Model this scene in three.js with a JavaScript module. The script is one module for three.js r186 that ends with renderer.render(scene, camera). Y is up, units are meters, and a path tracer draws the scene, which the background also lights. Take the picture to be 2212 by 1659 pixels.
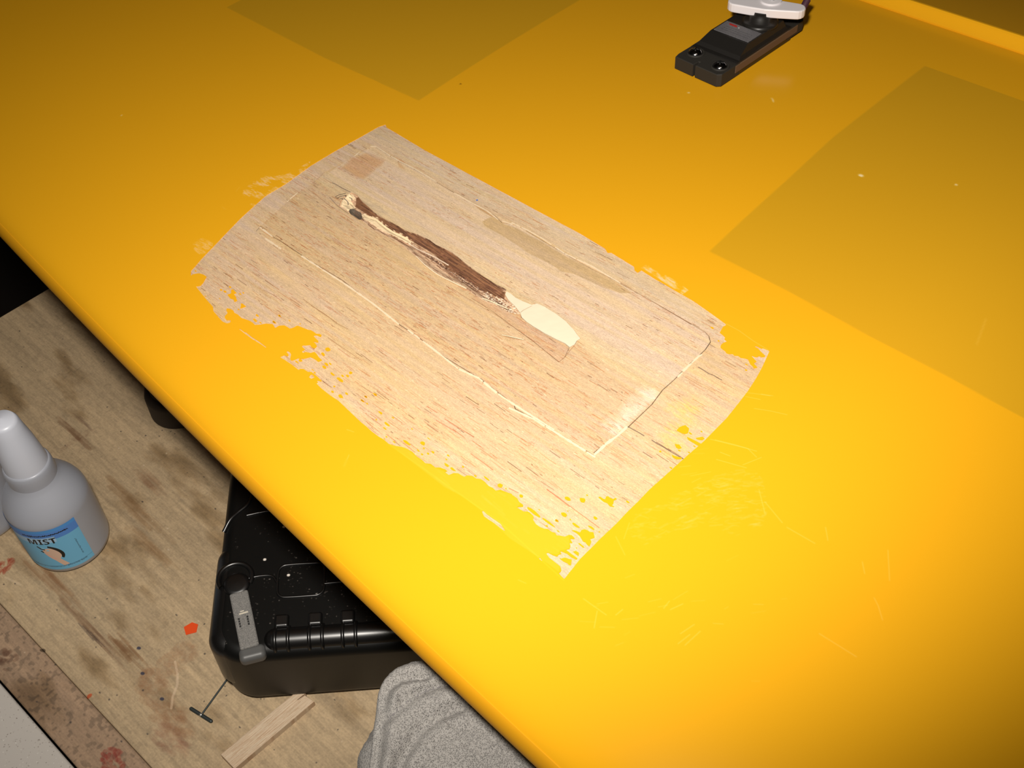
import * as THREE from 'three';
import { mergeGeometries, mergeVertices } from 'three/addons/utils/BufferGeometryUtils.js';
import { RoundedBoxGeometry } from 'three/addons/geometries/RoundedBoxGeometry.js';
import { RectAreaLightUniformsLib } from 'three/addons/lights/RectAreaLightUniformsLib.js';

// ------------------------------------------------------------------ camera, light, exposure
const scene = new THREE.Scene();
scene.background = new THREE.Color(0x000000);
const camera = new THREE.PerspectiveCamera(41.53, 2212 / 1659, 0.02, 20);
camera.position.set(0, 0.4385, 0);
camera.up.set(-0.03546, 0.64752, -0.76122);
camera.lookAt(0, 0.4385 - 0.7617, -0.64793);
const renderer = new THREE.WebGLRenderer();
renderer.toneMapping = THREE.LinearToneMapping;
renderer.toneMappingExposure = 1.0;
renderer.shadowMap.enabled = true;
RectAreaLightUniformsLib.init();

// the flash of the camera: a small strobe left of and above the lens, its cone of light aimed at the wing
const flash = new THREE.SpotLight(0xfff8ee, 0.71, 0, 1.156, 0.392, 2);
flash.name = 'camera_flash';
flash.position.set(-0.0328, 0.4715, -0.0387);
flash.target.position.set(-0.0726, 0.2985, -0.3676);
flash.castShadow = true; flash.shadow.radius = 0.65; flash.shadow.mapSize.set(2048, 2048);
flash.shadow.camera.near = 0.05; flash.shadow.camera.far = 3;
scene.add(flash, flash.target);

// ------------------------------------------------------------------ helpers
const MM = 0.001;
let seed = 7;
const rnd = () => { seed = (seed * 1664525 + 1013904223) >>> 0; return seed / 4294967296; };
const rr = (a, b) => a + (b - a) * rnd();
const clamp = (x, a, b) => Math.min(b, Math.max(a, x));
const smooth = (a, b, x) => { const t = clamp((x - a) / (b - a), 0, 1); return t * t * (3 - 2 * t); };
const NT = new Float32Array(65536);
for (let i = 0; i < 65536; i++) NT[i] = rnd();
function vnoise(x, y, s = 0) {
  const xi = Math.floor(x), yi = Math.floor(y), fx = x - xi, fy = y - yi;
  const u = fx * fx * (3 - 2 * fx), v = fy * fy * (3 - 2 * fy);
  const h = (a, b) => NT[((a + s * 37) * 1597 + (b + s * 101) * 51749 + 7919 * s) & 65535];
  const a = h(xi, yi), b = h(xi + 1, yi), c = h(xi, yi + 1), d = h(xi + 1, yi + 1);
  return (a + (b - a) * u) * (1 - v) + (c + (d - c) * u) * v;
}
const fbm = (x, y, s = 0, n = 4) => { let r = 0, a = 0.5, t = 0; for (let i = 0; i < n; i++) { r += a * vnoise(x, y, s + i); t += a; a *= 0.5; x *= 2.03; y *= 2.03; } return r / t; };
const used = new Map();
function numbered(name) { const n = used.get(name) ?? 0; used.set(name, n + 1); return n ? name + '_' + String(n).padStart(3, '0') : name; }
function mesh(name, geo, mat, parent, label) {
  const m = new THREE.Mesh(geo, mat); m.name = parent === scene ? numbered(name) : numbered(name);
  m.castShadow = true; m.receiveShadow = true; parent.add(m);
  if (label) m.userData.label = label;
  return m;
}
function thing(name, label, category, pos = [0, 0, 0], turn = 0) {
  const g = new THREE.Group(); g.name = numbered(name); g.position.set(...pos); g.rotation.y = turn;
  g.userData = { label, category }; scene.add(g); return g;
}
function canvas(w, h) { const c = document.createElement('canvas'); c.width = w; c.height = h; return c; }
function tex(c, srgb = true) {
  const t = new THREE.CanvasTexture(c); if (srgb) t.colorSpace = THREE.SRGBColorSpace;
  t.wrapS = t.wrapT = THREE.ClampToEdgeWrapping; t.magFilter = THREE.LinearFilter; t.anisotropy = 8; return t;
}
const std = (o) => new THREE.MeshStandardMaterial(o);
const phys = (o) => new THREE.MeshPhysicalMaterial(o);
const lin = (r, g, b) => new THREE.Color().setRGB(r, g, b);
const toByte = (l) => 255 * (l <= 0.0031308 ? 12.92 * l : 1.055 * Math.pow(l, 1 / 2.4) - 0.055);
function poly(ctx, pts) { ctx.beginPath(); pts.forEach((p, i) => (i ? ctx.lineTo(p[0], p[1]) : ctx.moveTo(p[0], p[1]))); ctx.closePath(); }
function line(ctx, pts) { ctx.beginPath(); pts.forEach((p, i) => (i ? ctx.lineTo(p[0], p[1]) : ctx.moveTo(p[0], p[1]))); }
function grow(pts, d) { // moves an outline outwards (d > 0) or inwards
  let area = 0; const n = pts.length;
  pts.forEach((p, i) => { const q = pts[(i + 1) % n]; area += p[0] * q[1] - q[0] * p[1]; });
  const s = Math.sign(area) * d;
  return pts.map((p, i) => {
    const a = pts[(i + n - 1) % n], b = pts[(i + 1) % n]; let tx = b[0] - a[0], ty = b[1] - a[1]; const l = Math.hypot(tx, ty) || 1;
    return [p[0] + (ty / l) * s, p[1] - (tx / l) * s];
  });
}
// a slab with a rounded-rectangle plan: rings of points from the underside, up the side, over a rounded edge to the middle of the top
function slab({ a, c, r, y0, y1, eb = 0, et, n = 16, m = 10, nt = 14, wob, flare }) {
  const plan = (inset) => {
    const pts = [], A = a - inset, C = c - inset, R = Math.max(r - inset, 0.0005);
    [[1, 1], [-1, 1], [-1, -1], [1, -1]].forEach(([sx, sz], k) => {
      for (let i = 0; i <= n; i++) { const t = (k + i / n) * Math.PI / 2; pts.push([sx * (A - R) + R * Math.cos(t), sz * (C - R) + R * Math.sin(t)]); }
      const nx = [[-1, 1], [-1, -1], [1, -1], [1, 1]][k];
      const e = pts[pts.length - 1], t2 = (k + 1) * Math.PI / 2, f = [nx[0] * (A - R) + R * Math.cos(t2), nx[1] * (C - R) + R * Math.sin(t2)];
      for (let i = 1; i < m; i++) pts.push([e[0] + (f[0] - e[0]) * i / m, e[1] + (f[1] - e[1]) * i / m]);
    });
    return pts;
  };
  const rings = [];
  if (eb) for (let i = 0; i <= 6; i++) { const t = i / 6 * Math.PI / 2; rings.push([eb * (1 - Math.sin(t)), y0 + eb * (1 - Math.cos(t))]); } else rings.push([0, y0]);
  const ms = 8; for (let i = 1; i < ms; i++) rings.push([0, y0 + eb + (y1 - et - y0 - eb) * i / ms]);
  for (let i = 0; i <= 8; i++) { const t = i / 8 * Math.PI / 2; rings.push([et * (1 - Math.cos(t)), y1 - et + et * Math.sin(t)]); }
  const top = Math.min(a, c) - et; for (let i = 1; i <= nt; i++) rings.push([et + (top * 0.985) * i / nt, y1]);
  rings.unshift([Math.min(a, c) * 0.9, y0]);
  const P = [], I = []; let cnt = 0;
  rings.forEach(([ins, y]) => { const pl = plan(ins); cnt = pl.length; pl.forEach(([x, z]) => { const v = [x, y, z]; if (flare) flare(v); if (wob) wob(v); P.push(...v); }); });
  for (let k = 0; k < rings.length - 1; k++) for (let i = 0; i < cnt; i++) { const j = (i + 1) % cnt, q = k * cnt; I.push(q + i, q + cnt + i, q + j, q + j, q + cnt + i, q + cnt + j); }
  const last = (rings.length - 1) * cnt; for (let i = 1; i < cnt - 1; i++) { I.push(last, last + i + 1, last + i); I.push(0, i, i + 1); }
  const g = new THREE.BufferGeometry(); g.setAttribute('position', new THREE.Float32BufferAttribute(P, 3)); g.setIndex(I); g.computeVertexNormals();
  return g;
}
function planarUV(g, sx, sz, ox = 0, oz = 0) { const p = g.attributes.position, u = []; for (let i = 0; i < p.count; i++) u.push((p.getX(i) - ox) / sx, (p.getZ(i) - oz) / sz); g.setAttribute('uv', new THREE.Float32BufferAttribute(u, 2)); return g; }
const tube = (pts, r, seg = 40, rad = 8, closed = false) => new THREE.TubeGeometry(new THREE.CatmullRomCurve3(pts.map((p) => new THREE.Vector3(...p)), closed), seg, r, rad, closed);
const lathe = (pts, n = 64) => new THREE.LatheGeometry(pts.map((p) => new THREE.Vector2(p[0] * MM, p[1] * MM)), n);

// ------------------------------------------------------------------ wing surface (millimetres: x along the span, w along the chord, h up)
const noseW = (x) => { const u = clamp(x - 200, -620, 60); return 7.33167e-5 * u * u + 9.4875e-3 * u + 40.695 - 133; };
const noseD = (x) => { const u = x - 200; return u < -620 || u > 60 ? 0 : 2 * 7.33167e-5 * u + 9.4875e-3; };
const CH = 430;
const thick = (s) => { const x = Math.max(s, 0) / CH; return 215 * (0.2969 * Math.sqrt(x) - 0.126 * x - 0.3516 * x * x + 0.2843 * x ** 3 - 0.1015 * x ** 4) + 1.6 * Math.sqrt(Math.max(s, 0)) * Math.exp(-Math.max(s, 0) / 9); };
const H0 = -15.3045, HB = 0.0460316;
const topAt = (s) => thick(s) + H0 - HB * s, lowAt = (s) => -0.6 * thick(s) + H0 - HB * s;
const topH = (x, w) => topAt(w - noseW(x));
function normalAt(x, w, f = topAt, sign = 1) {
  const s = Math.max(w - noseW(x), 0.02), d = (f(s + 0.01) - f(s - 0.01)) / 0.02;
  const n = new THREE.Vector3(d * noseD(x), 1, d).multiplyScalar(sign); return n.normalize();
}
const HINGE = 256;

const wing = new THREE.Group(); wing.name = numbered('model_wing');
wing.userData = { label: 'yellow film covered model aircraft wing with a bare balsa repair patch', category: 'model wing' };
const wingBasis = new THREE.Matrix4().makeBasis(new THREE.Vector3(0.72738, 0.08978, 0.68034), new THREE.Vector3(-0.15765, 0.98675, 0.03834), new THREE.Vector3(-0.66788, -0.13514, 0.73189));
wing.quaternion.setFromRotationMatrix(wingBasis); wing.position.set(-0.017235, 0.191858, -0.242995);
scene.add(wing); wing.updateMatrixWorld(true);

// Meshes a painted mask (white = material) as a thin sheet lying on the wing, with edges of its own thickness.
function sheet({ x0, w0, x1, w1, cell, draw, lift, deep, uv, height = topH, block = 8 }) {
  const nx = Math.round((x1 - x0) / cell), nw = Math.round((w1 - w0) / cell);
  const c = canvas(nx + 1, nw + 1), ctx = c.getContext('2d');
  ctx.setTransform(1 / cell, 0, 0, 1 / cell, 0.5 - x0 / cell, 0.5 - w0 / cell);
  draw(ctx, 'white', 'black');
  const px = ctx.getImageData(0, 0, nx + 1, nw + 1).data, V = new Float32Array((nx + 1) * (nw + 1));
  for (let i = 0; i < V.length; i++) V[i] = px[i * 4] / 255 - 0.5;
  const at = (i, j) => V[j * (nx + 1) + i];
  const P = [], N = [], U = [], I = [], keys = new Map();
  const top = (x, w) => {
    const k = Math.round(x * 1000) + ':' + Math.round(w * 1000); let id = keys.get(k);
    if (id === undefined) { id = P.length / 3; keys.set(k, id); P.push(x * MM, (height(x, w) + lift) * MM, -w * MM); const n = normalAt(x, w); N.push(n.x, n.y, n.z); U.push(...uv(x, w)); }
    return id;
  };
  const skirt = (a, b) => { // the wall below one edge of the outline
    const nxv = b[1] - a[1], nwv = -(b[0] - a[0]), l = Math.hypot(nxv, nwv) || 1, base = P.length / 3;
    for (const [x, w, d] of [[...a, 0], [...b, 0], [...b, 1], [...a, 1]]) { P.push(x * MM, (height(x, w) + lift - d * deep) * MM, -w * MM); N.push(nxv / l, 0, -nwv / l); U.push(...uv(x, w)); }
    I.push(base, base + 2, base + 1, base, base + 3, base + 2);
  };
  const cellAt = (i, j) => {
    const q = [[i, j], [i + 1, j], [i + 1, j + 1], [i, j + 1]], v = q.map(([a, b]) => at(a, b));
    const pos = q.map(([a, b]) => [x0 + a * cell, w0 + b * cell]), out = [], cross = [];
    for (let k = 0; k < 4; k++) {
      const m = (k + 1) % 4;
      if (v[k] > 0) out.push(pos[k]);
      if (v[k] > 0 !== v[m] > 0) { const t = v[k] / (v[k] - v[m]), p = [pos[k][0] + (pos[m][0] - pos[k][0]) * t, pos[k][1] + (pos[m][1] - pos[k][1]) * t]; out.push(p); cross.push([p, v[k] > 0]); }
    }
    if (out.length < 3) return;
    const ids = out.map((p) => top(...p));
    for (let k = 1; k < ids.length - 1; k++) I.push(ids[0], ids[k], ids[k + 1]);
    for (let k = 0; k < cross.length; k++) if (cross[k][1]) skirt(cross[k][0], cross[(k + 1) % cross.length][0]);
  };
  for (let bj = 0; bj < nw; bj += block) for (let bi = 0; bi < nx; bi += block) {
    const ei = Math.min(bi + block, nx), ej = Math.min(bj + block, nw); let all = true, none = true;
    for (let j = bj; j <= ej; j++) for (let i = bi; i <= ei; i++) { if (at(i, j) > 0) none = false; else all = false; }
    if (none) continue;
    if (all) { const a = top(x0 + bi * cell, w0 + bj * cell), b = top(x0 + ei * cell, w0 + bj * cell), d = top(x0 + ei * cell, w0 + ej * cell), e = top(x0 + bi * cell, w0 + ej * cell); I.push(a, b, d, a, d, e); continue; }
    for (let j = bj; j < ej; j++) for (let i = bi; i < ei; i++) cellAt(i, j);
  }
  const g = new THREE.BufferGeometry();
  g.setAttribute('position', new THREE.Float32BufferAttribute(P, 3)); g.setAttribute('normal', new THREE.Float32BufferAttribute(N, 3));
  g.setAttribute('uv', new THREE.Float32BufferAttribute(U, 2)); g.setIndex(I);
  return g;
}

// outlines measured on the wing, in millimetres
const hole = [[-100.3,51.6],[-98.4,50.6],[-90.7,50.4],[-74.9,49.9],[-52.4,50.1],[-37.9,50.3],[-10.8,50.6],[7.4,50.9],[19.7,50.4],[21.8,49.3],[22.9,50.1],[33.5,49.6],[34.9,48.3],[36.5,48],[36.7,49.7],[43.1,49.3],[59.8,49],[68,48],[73.7,47.2],[74.2,46.7],[73.8,45.7],[74.6,42.9],[76,42.7],[77.2,42.3],[77.4,41.5],[78.6,41.3],[78,39.8],[78.2,38.5],[78.7,37.9],[80.8,37.6],[81.4,37.2],[82.2,37.4],[83.2,38.2],[83.9,37.9],[84.9,38.6],[86,38.4],[87.3,39.1],[88.1,39.3],[89.8,38.1],[90.9,37.9],[91.6,37.3],[92.3,38.4],[90.7,38.9],[90.4,39.5],[90.8,40.1],[89.2,40.7],[87.8,41.2],[89.2,41.4],[89.8,41.9],[89.9,42.6],[90.8,42.6],[91.4,43.2],[91.4,43.8],[89.5,44.3],[87.9,44.9],[86.4,44.9],[86.8,45.4],[88.9,45.5],[88.7,45.9],[90.2,46.2],[90.9,46.3],[91.2,46.1],[91.9,43.9],[93.4,39.1],[94.5,34.7],[95.6,28.9],[96.2,23.8],[96.9,16.7],[96.9,11.9],[96.9,5.8],[96.3,-1.6],[95.8,-9.3],[95.2,-17.1],[95.2,-22.4],[95,-26.2],[95,-31.6],[94.6,-37.2],[94.4,-42.3],[94.2,-46],[94.5,-49.8],[94.7,-53.2],[92.4,-52.9],[92.5,-51.9],[91.4,-51.1],[88.6,-51.1],[87.2,-51.1],[85.6,-50.7],[85.8,-50.2],[87.5,-49.9],[88.7,-49.5],[88.6,-48.8],[89.1,-48.1],[88.1,-47.7],[90.3,-47.1],[91.6,-47.2],[93.5,-46.8],[93.6,-46.3],[91.2,-46.4],[89.2,-46.4],[89.9,-45.6],[89.4,-44.7],[88.6,-44.2],[89.4,-43.7],[87.9,-43.2],[89.1,-42.3],[87.6,-42],[86.8,-42.5],[86.3,-43.6],[85.2,-44.1],[84.2,-44.7],[83.3,-44.4],[82.4,-44.8],[80.9,-44.8],[80,-45.4],[78.4,-45.8],[77,-45.8],[75.5,-45.3],[74.9,-44.4],[73.2,-44.2],[72.3,-44.4],[71.5,-45.1],[68.9,-45.3],[70.3,-44.1],[70,-43.6],[68.3,-43.6],[67.1,-43.1],[65.1,-43.2],[64.5,-42.9],[64.9,-43],[63.4,-43.5],[61,-44.2],[60.2,-45.2],[58.7,-45.1],[57.4,-45.4],[55.2,-45.1],[53.8,-45.2],[52.5,-45.9],[51,-46],[49.6,-46.8],[49.2,-47.7],[47.9,-47.9],[46.9,-48],[45.7,-48.8],[45,-50.2],[43.4,-50.1],[45,-50.2],[43.2,-50.2],[43.7,-49.5],[42.7,-49.5],[40.9,-50],[39.7,-50.9],[37.6,-50.9],[36.1,-51.8],[34.3,-51.6],[32.3,-51.8],[29.9,-51.5],[27.9,-51.7],[27,-51.9],[25.7,-52.3],[24,-53.2],[21.5,-54.1],[19.2,-54],[16.6,-54.3],[13.6,-54.4],[10.9,-54.2],[7.8,-54.2],[-4.5,-53.3],[-8.8,-53.6],[-13.5,-53.6],[-16.3,-53.3],[-16.1,-52.7],[-17.1,-52.5],[-15.1,-51.6],[-17.1,-51.4],[-19.4,-51.3],[-21.4,-51.3],[-22.3,-52],[-24.6,-52.2],[-25.6,-52.8],[-25.8,-53.5],[-29.6,-53.5],[-32.7,-53.7],[-35.7,-54],[-35.1,-52.6],[-33.6,-52.2],[-33.8,-51.5],[-35.5,-51.2],[-35.4,-50.7],[-34.2,-50.6],[-33.1,-51],[-32,-52.3],[-31.1,-52.6],[-30.4,-51.8],[-29.9,-50.6],[-28,-49.5],[-26.5,-47.5],[-24.6,-47.2],[-22.6,-47.2],[-22,-45.9],[-24,-45.8],[-25.5,-45.4],[-27,-45.2],[-27.8,-46.4],[-29.6,-47.1],[-30.1,-48],[-31,-47.8],[-30.6,-46.6],[-32.8,-46.4],[-32.7,-45.9],[-31.8,-45.3],[-30.7,-44.3],[-29.4,-44.6],[-28.1,-44.3],[-28.2,-43.1],[-29.7,-42.7],[-31,-42.7],[-29,-41.9],[-29.5,-41.4],[-32.3,-41.1],[-32.8,-40.9],[-32.1,-40.2],[-30.2,-39.8],[-30.6,-39],[-31.5,-39.1],[-32.6,-39.8],[-34.3,-39.8],[-35.4,-39.9],[-36.7,-40.5],[-38.5,-40.9],[-40.1,-41.2],[-41.3,-41.6],[-41.7,-43],[-42.4,-44],[-44,-44.1],[-45.4,-44.3],[-46.9,-45.6],[-47.2,-47],[-49,-46.6],[-47.3,-46.7],[-49.5,-46.5],[-51.7,-47.8],[-53,-49.2],[-54.8,-50.6],[-56.2,-50.4],[-58.1,-50.6],[-59.6,-51],[-61.6,-51.6],[-64.1,-51.4],[-65.8,-51.7],[-67.1,-51.3],[-68.8,-51.5],[-70.1,-52.1],[-69.4,-52.9],[-68.1,-53.2],[-67.8,-54.1],[-67.9,-54.6],[-67.1,-55.3],[-65.6,-55.5],[-64.7,-54.7],[-63.8,-54.9],[-63.7,-55.6],[-64.3,-56.3],[-66.5,-56.8],[-69.9,-56.4],[-73.6,-55.9],[-75.3,-54.8],[-81,-54.1],[-85.6,-53.4],[-89.3,-52.8],[-88.5,-52.2],[-87.9,-51.5],[-88.2,-50],[-89.5,-47.5],[-91.5,-47.6],[-93.4,-48.2],[-94.6,-49.2],[-95.4,-50.2],[-95.1,-51],[-97.4,-49.3],[-97.7,-47.6],[-98.8,-43.3],[-100.3,-35],[-103.4,-20.3],[-105.2,-7.1],[-104.1,2.2],[-104.5,15.4],[-103.6,27.7],[-102.2,39.9],[-101.5,48.8]];
const openings = [
  [[-20.5,-53.2],[-20.7,-52.3],[-20.4,-51.9],[-18.7,-52.1],[-19.1,-53.2]],
  [[-58.8,-55.2],[-58.4,-55],[-55.7,-54.9],[-55,-54.6],[-54.1,-54.6],[-51.3,-54.6],[-47.6,-54.3],[-43.3,-54.2],[-43.2,-54.5],[-45.7,-54.6],[-50.9,-55.1],[-54.7,-55.2]],
  [[61.6,-52.6],[61.9,-52.2],[63.3,-52.4],[66.3,-52.2],[68.9,-52.1],[71.7,-52.9],[71.2,-53],[69.8,-53.1],[67.4,-53.1],[63.3,-53.4]],
  [[84.8,-53],[85.1,-52.8],[86.4,-53],[85.9,-53.1]],
  [[85,-53],[85,-52.8],[86.3,-53],[85.9,-53.1]],
];
const flakes = [
  [[-75.8,-45.9],[-75.5,-45.2],[-74.5,-45.3],[-72.8,-45.5],[-73.3,-46.4],[-72.3,-46.6],[-71.4,-46.8],[-70.5,-47.3],[-69.6,-47.5],[-70,-48.6],[-71.1,-48.1],[-72,-48.2],[-72.6,-48.5],[-75.2,-48.1],[-74.9,-47.5],[-74.5,-46.8]],
  [[-67.3,-47.6],[-66.8,-47.2],[-65.5,-47.3],[-64.5,-47.2],[-65.6,-49.2],[-66.5,-48.2]],
  [[85.4,-28.2],[85.7,-27.7],[86.9,-27.7],[87.4,-27.5],[87,-26.7],[87.3,-26.2],[88.5,-26.2],[89.2,-26],[89.3,-25.3],[90,-25.3],[89.6,-26.3],[90.2,-27.2],[90.1,-27.7],[91.2,-27.7],[89.9,-28.4],[88.7,-28.1],[87.5,-28.4]],
  [[86.4,-41],[87.1,-40.4],[88.8,-39.9],[88.6,-39.1],[89.1,-38.4],[89.9,-38.1],[90.8,-38.1],[91.7,-37.5],[93.1,-38.6],[92.4,-39.7],[93.2,-40.1],[93.5,-40.8],[93.7,-41.6],[92.6,-41.5],[92,-41.3],[91.3,-41.5],[89.4,-40.8],[88.1,-40.7]],
  [[89.3,-49.5],[90,-49.2],[90.6,-48.3],[91.5,-48],[92.5,-47.6],[93.5,-49],[92.9,-49.3],[92.2,-49.2],[90.9,-49.5]],
  [[91.1,-45.6],[91.6,-44.9],[92.7,-44.8],[93.3,-45.6],[92.3,-45.7]],
  [[88.2,5.2],[88.5,6],[89.1,7],[90.7,6.7],[91.5,5.2],[91,4.3],[90,4],[88.3,3.8]],
  [[92,3.9],[93.4,4.1],[94.7,4.3],[97.1,4.5],[96.5,3.4],[94.3,3.3],[92.9,3.3]],
  [[94.3,5.1],[95.2,6.3],[95.6,6.8],[96.5,6.6],[96.2,5.6],[95,5]],
  [[92.6,-3.9],[93.8,-3.6],[95.5,-2.9],[95.8,-3.3],[94.7,-4.3],[93.4,-4.4]],
  [[90.9,-0.4],[92.1,0.3],[93.4,-0.2],[93,-1],[92,-1.1]],
];
const inlay = [[-93.7,38.8],[-91.9,39.3],[-81.9,38.7],[-68.2,39.1],[-55.7,39],[-45.5,38.9],[-36.3,38.7],[-24,39.1],[-18.8,37.8],[-13.5,40.2],[-7,40.1],[-0.7,39.9],[10.6,39.6],[23.2,39.8],[33.9,40.5],[47.5,40.6],[65.4,40.3],[65.3,40.4],[70.9,40.3],[72.8,39.6],[74.7,38],[75.4,34.5],[75.5,30.6],[75.3,27],[75.4,23.2],[75.6,18.5],[75.4,13.2],[76.4,6.9],[76.3,-3.8],[75.9,-9.1],[75,-12.7],[74.3,-17.5],[75.2,-18.2],[64.4,-19],[51.8,-19.5],[44.5,-20.4],[42.9,-19.5],[26.6,-18.9],[9.1,-19.9],[-3.4,-19.2],[-12.1,-19.5],[-44.4,-18],[-61.5,-18.9],[-79.6,-19.2],[-84.7,-19.6],[-92.6,-19.4],[-93.8,-12],[-95.6,3.2],[-95.1,8.6],[-96.7,16.2],[-94.9,27.2],[-93.9,36.3]];
const gash = [[-78.1,14.6],[-77,14.9],[-74.9,15],[-70.9,13.9],[-68,13.6],[-64.5,12.9],[-60.3,12.3],[-53.9,12.6],[-49.2,12.9],[-45.9,12.9],[-43,13.2],[-39.3,14.3],[-36.5,14.6],[-33.6,14.9],[-29.8,14.6],[-22.1,15.5],[-16.3,14.8],[-10.6,14.2],[-4.1,13.8],[2,13.8],[6.3,14.3],[7.6,12.4],[10.3,11.2],[14.6,10.6],[18.3,9.2],[16.8,8.4],[14.2,7.4],[8.5,7.3],[3.7,6.1],[0.2,6],[-3.2,6.3],[-10,6.3],[-15.2,5.3],[-20.3,5.3],[-25.1,5.5],[-30.4,6.2],[-36.6,7],[-42.5,7.4],[-48.8,6.8],[-55.1,6.2],[-63.1,6.9],[-63.6,6.5],[-66.2,6.4],[-70.9,6.8],[-73.8,6.9],[-75.7,6.7],[-77.7,9],[-78.7,11.6]];
const hollow = [[-70.6,7.2],[-71.2,8.2],[-70.4,9.1],[-68.3,9.3],[-66.4,9.5],[-64.3,8.2],[-63.5,6.6],[-66.4,6.6],[-68.8,6.5]];
const filler = [[7.2,13.7],[9.1,13.9],[11.8,13.5],[15,13.8],[18.5,14.4],[19.5,16],[22.7,16.5],[28.4,16.4],[32.8,15.9],[36.9,14.9],[39.5,13.9],[41.5,13.3],[41.2,11.9],[41.7,10.2],[41.2,8.4],[38.8,8.7],[35.9,8.3],[30.8,7.8],[25.4,7.7],[22.4,7.8],[19.7,8.3],[18.1,9.4],[14.5,10.5],[10.4,11.3],[8,12.3]];
const fillerCrack = [[17.9,9.6],[18,11],[18.5,12.9],[18.9,14.2]];
const plug = [[0.2,6],[3.7,6.1],[8.7,7.1],[14.2,7.4],[16.8,8.4],[18.3,9.2],[19.9,8.2],[25.5,7.6],[30.9,7.7],[36,8.2],[38.9,8.6],[41.2,8.2],[42.7,4.4],[42.6,1.7],[35.9,2.4],[29.8,3],[20.9,3.5],[11.7,4.1],[5.5,4.3],[-0.3,4.1]];
const foam = [[-65.5,9.3],[-64.3,9.8],[-61.2,10.4],[-59,10.9],[-55.6,10.6],[-52.9,10.2],[-48.3,10.1],[-45,10.6],[-41.6,10.8],[-38.8,10.6],[-37.6,9.5],[-39.7,9.1],[-43.3,8.8],[-46.7,8.6],[-49.8,8.2],[-52.3,7.9],[-54.7,7.7],[-58.5,8.1],[-62,7.9],[-64.2,8.3]];
const foam2 = [[-78.7,13.3],[-78.2,14.4],[-76.2,14.2],[-74.3,13.5],[-74.5,12.5],[-74.7,11.2],[-72.9,10.9],[-70.1,10],[-70.7,8.4],[-71,6.9],[-74.3,7.3],[-75.8,7.1],[-77.8,9.3]];
const stain = [[-25.2,33.8],[-25,36.2],[-23.5,38.6],[-17.6,37.9],[-12.5,39.2],[-6.1,39.1],[-0.2,39.5],[6,39.3],[12.1,39.2],[20.2,39.9],[33.9,40.5],[41.4,39.5],[38.1,36.9],[32.8,35.4],[23.4,34.5],[19.8,34],[15.5,32.3],[11,32.7],[6.5,32.4],[-0.4,31.9],[-6,32.5],[-11.2,32.7],[-16.4,32.8],[-22.5,32.4]];
const stainEdge = [[-37.2,38.9],[-33.3,39.1],[-23.6,38.7],[-24,37.8],[-30.8,37.9]];
const stainTop = [[-95.1,28],[-92.3,34.9],[-82.3,36.4],[-80.5,32.8],[-81,30.6],[-80,26.5],[-80.1,22.7],[-83.6,21],[-88.5,21.2],[-93.1,21.7]];
const stainTop2 = [[-78.6,39.1],[-71,37],[-74.6,36.2]];
const smear = [[70.5,10.6],[75.1,10.5],[75.2,6.2],[75.6,-0.2],[75.8,-7.4],[72.1,-7.7],[69.7,-7.3],[70.5,-0],[70,6.4]];
const yellowHaze = [[83.7,9.7],[85,12.2],[86.7,14.6],[87.4,10.9],[89.7,7.9],[90.9,2.9],[92.5,-1.5],[91,-2.8],[87.9,1.1],[87.6,4.7]];
const mortarBottom = [
  [[-92.6,-19.4],[-84.7,-19.6]],
  [[-85.7,-21.9],[-76.4,-21.7]],
  [[-7.2,-19.3],[-3.2,-19.4],[9.1,-19.9],[18.7,-20.4]],
  [[18.7,-20.4],[26.6,-19],[35.2,-19.6]],
  [[36.4,-19.6],[43,-19.5],[51.4,-19.2],[59.3,-18.8]],
  [[-66.4,-19.3],[-54.1,-19],[-40.1,-18.6],[-26.2,-18.7],[-12,-19.5]],
  [[42.8,-21.4],[52,-19.7],[64.4,-19],[75.5,-18.5]],
];
const mortarRight = [
  [[75,-17.8],[75.2,-12.9],[75.9,-8.5],[76,-4.6]],
  [[75.6,27.3],[75.6,31],[75.9,31.9]],
  [[75.6,23.3],[75.6,25.7],[75.7,27.7]],
  [[75.8,20.4],[75.8,22.2]],
];
const mortarTop = [
  [[-93.9,38.3],[-92.2,39.5],[-82.2,38.9],[-68.5,39.4],[-55.9,39.2]],
  [[-45.4,38.8],[-36.4,38.8],[-28,39.1],[-21.2,38.2],[-15.3,39.5]],
  [[-15.9,40.1],[-7.5,40.6],[-1.4,40.7],[10.3,39.8]],
  [[10.3,39.8],[22.4,40.8],[35,40.6]],
];
const mortarLeft = [
  [[-95.7,1.4],[-95.6,-1.2],[-95.1,-3.9]],
  [[-94.9,33.1],[-94.6,30.3]],
];
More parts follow.
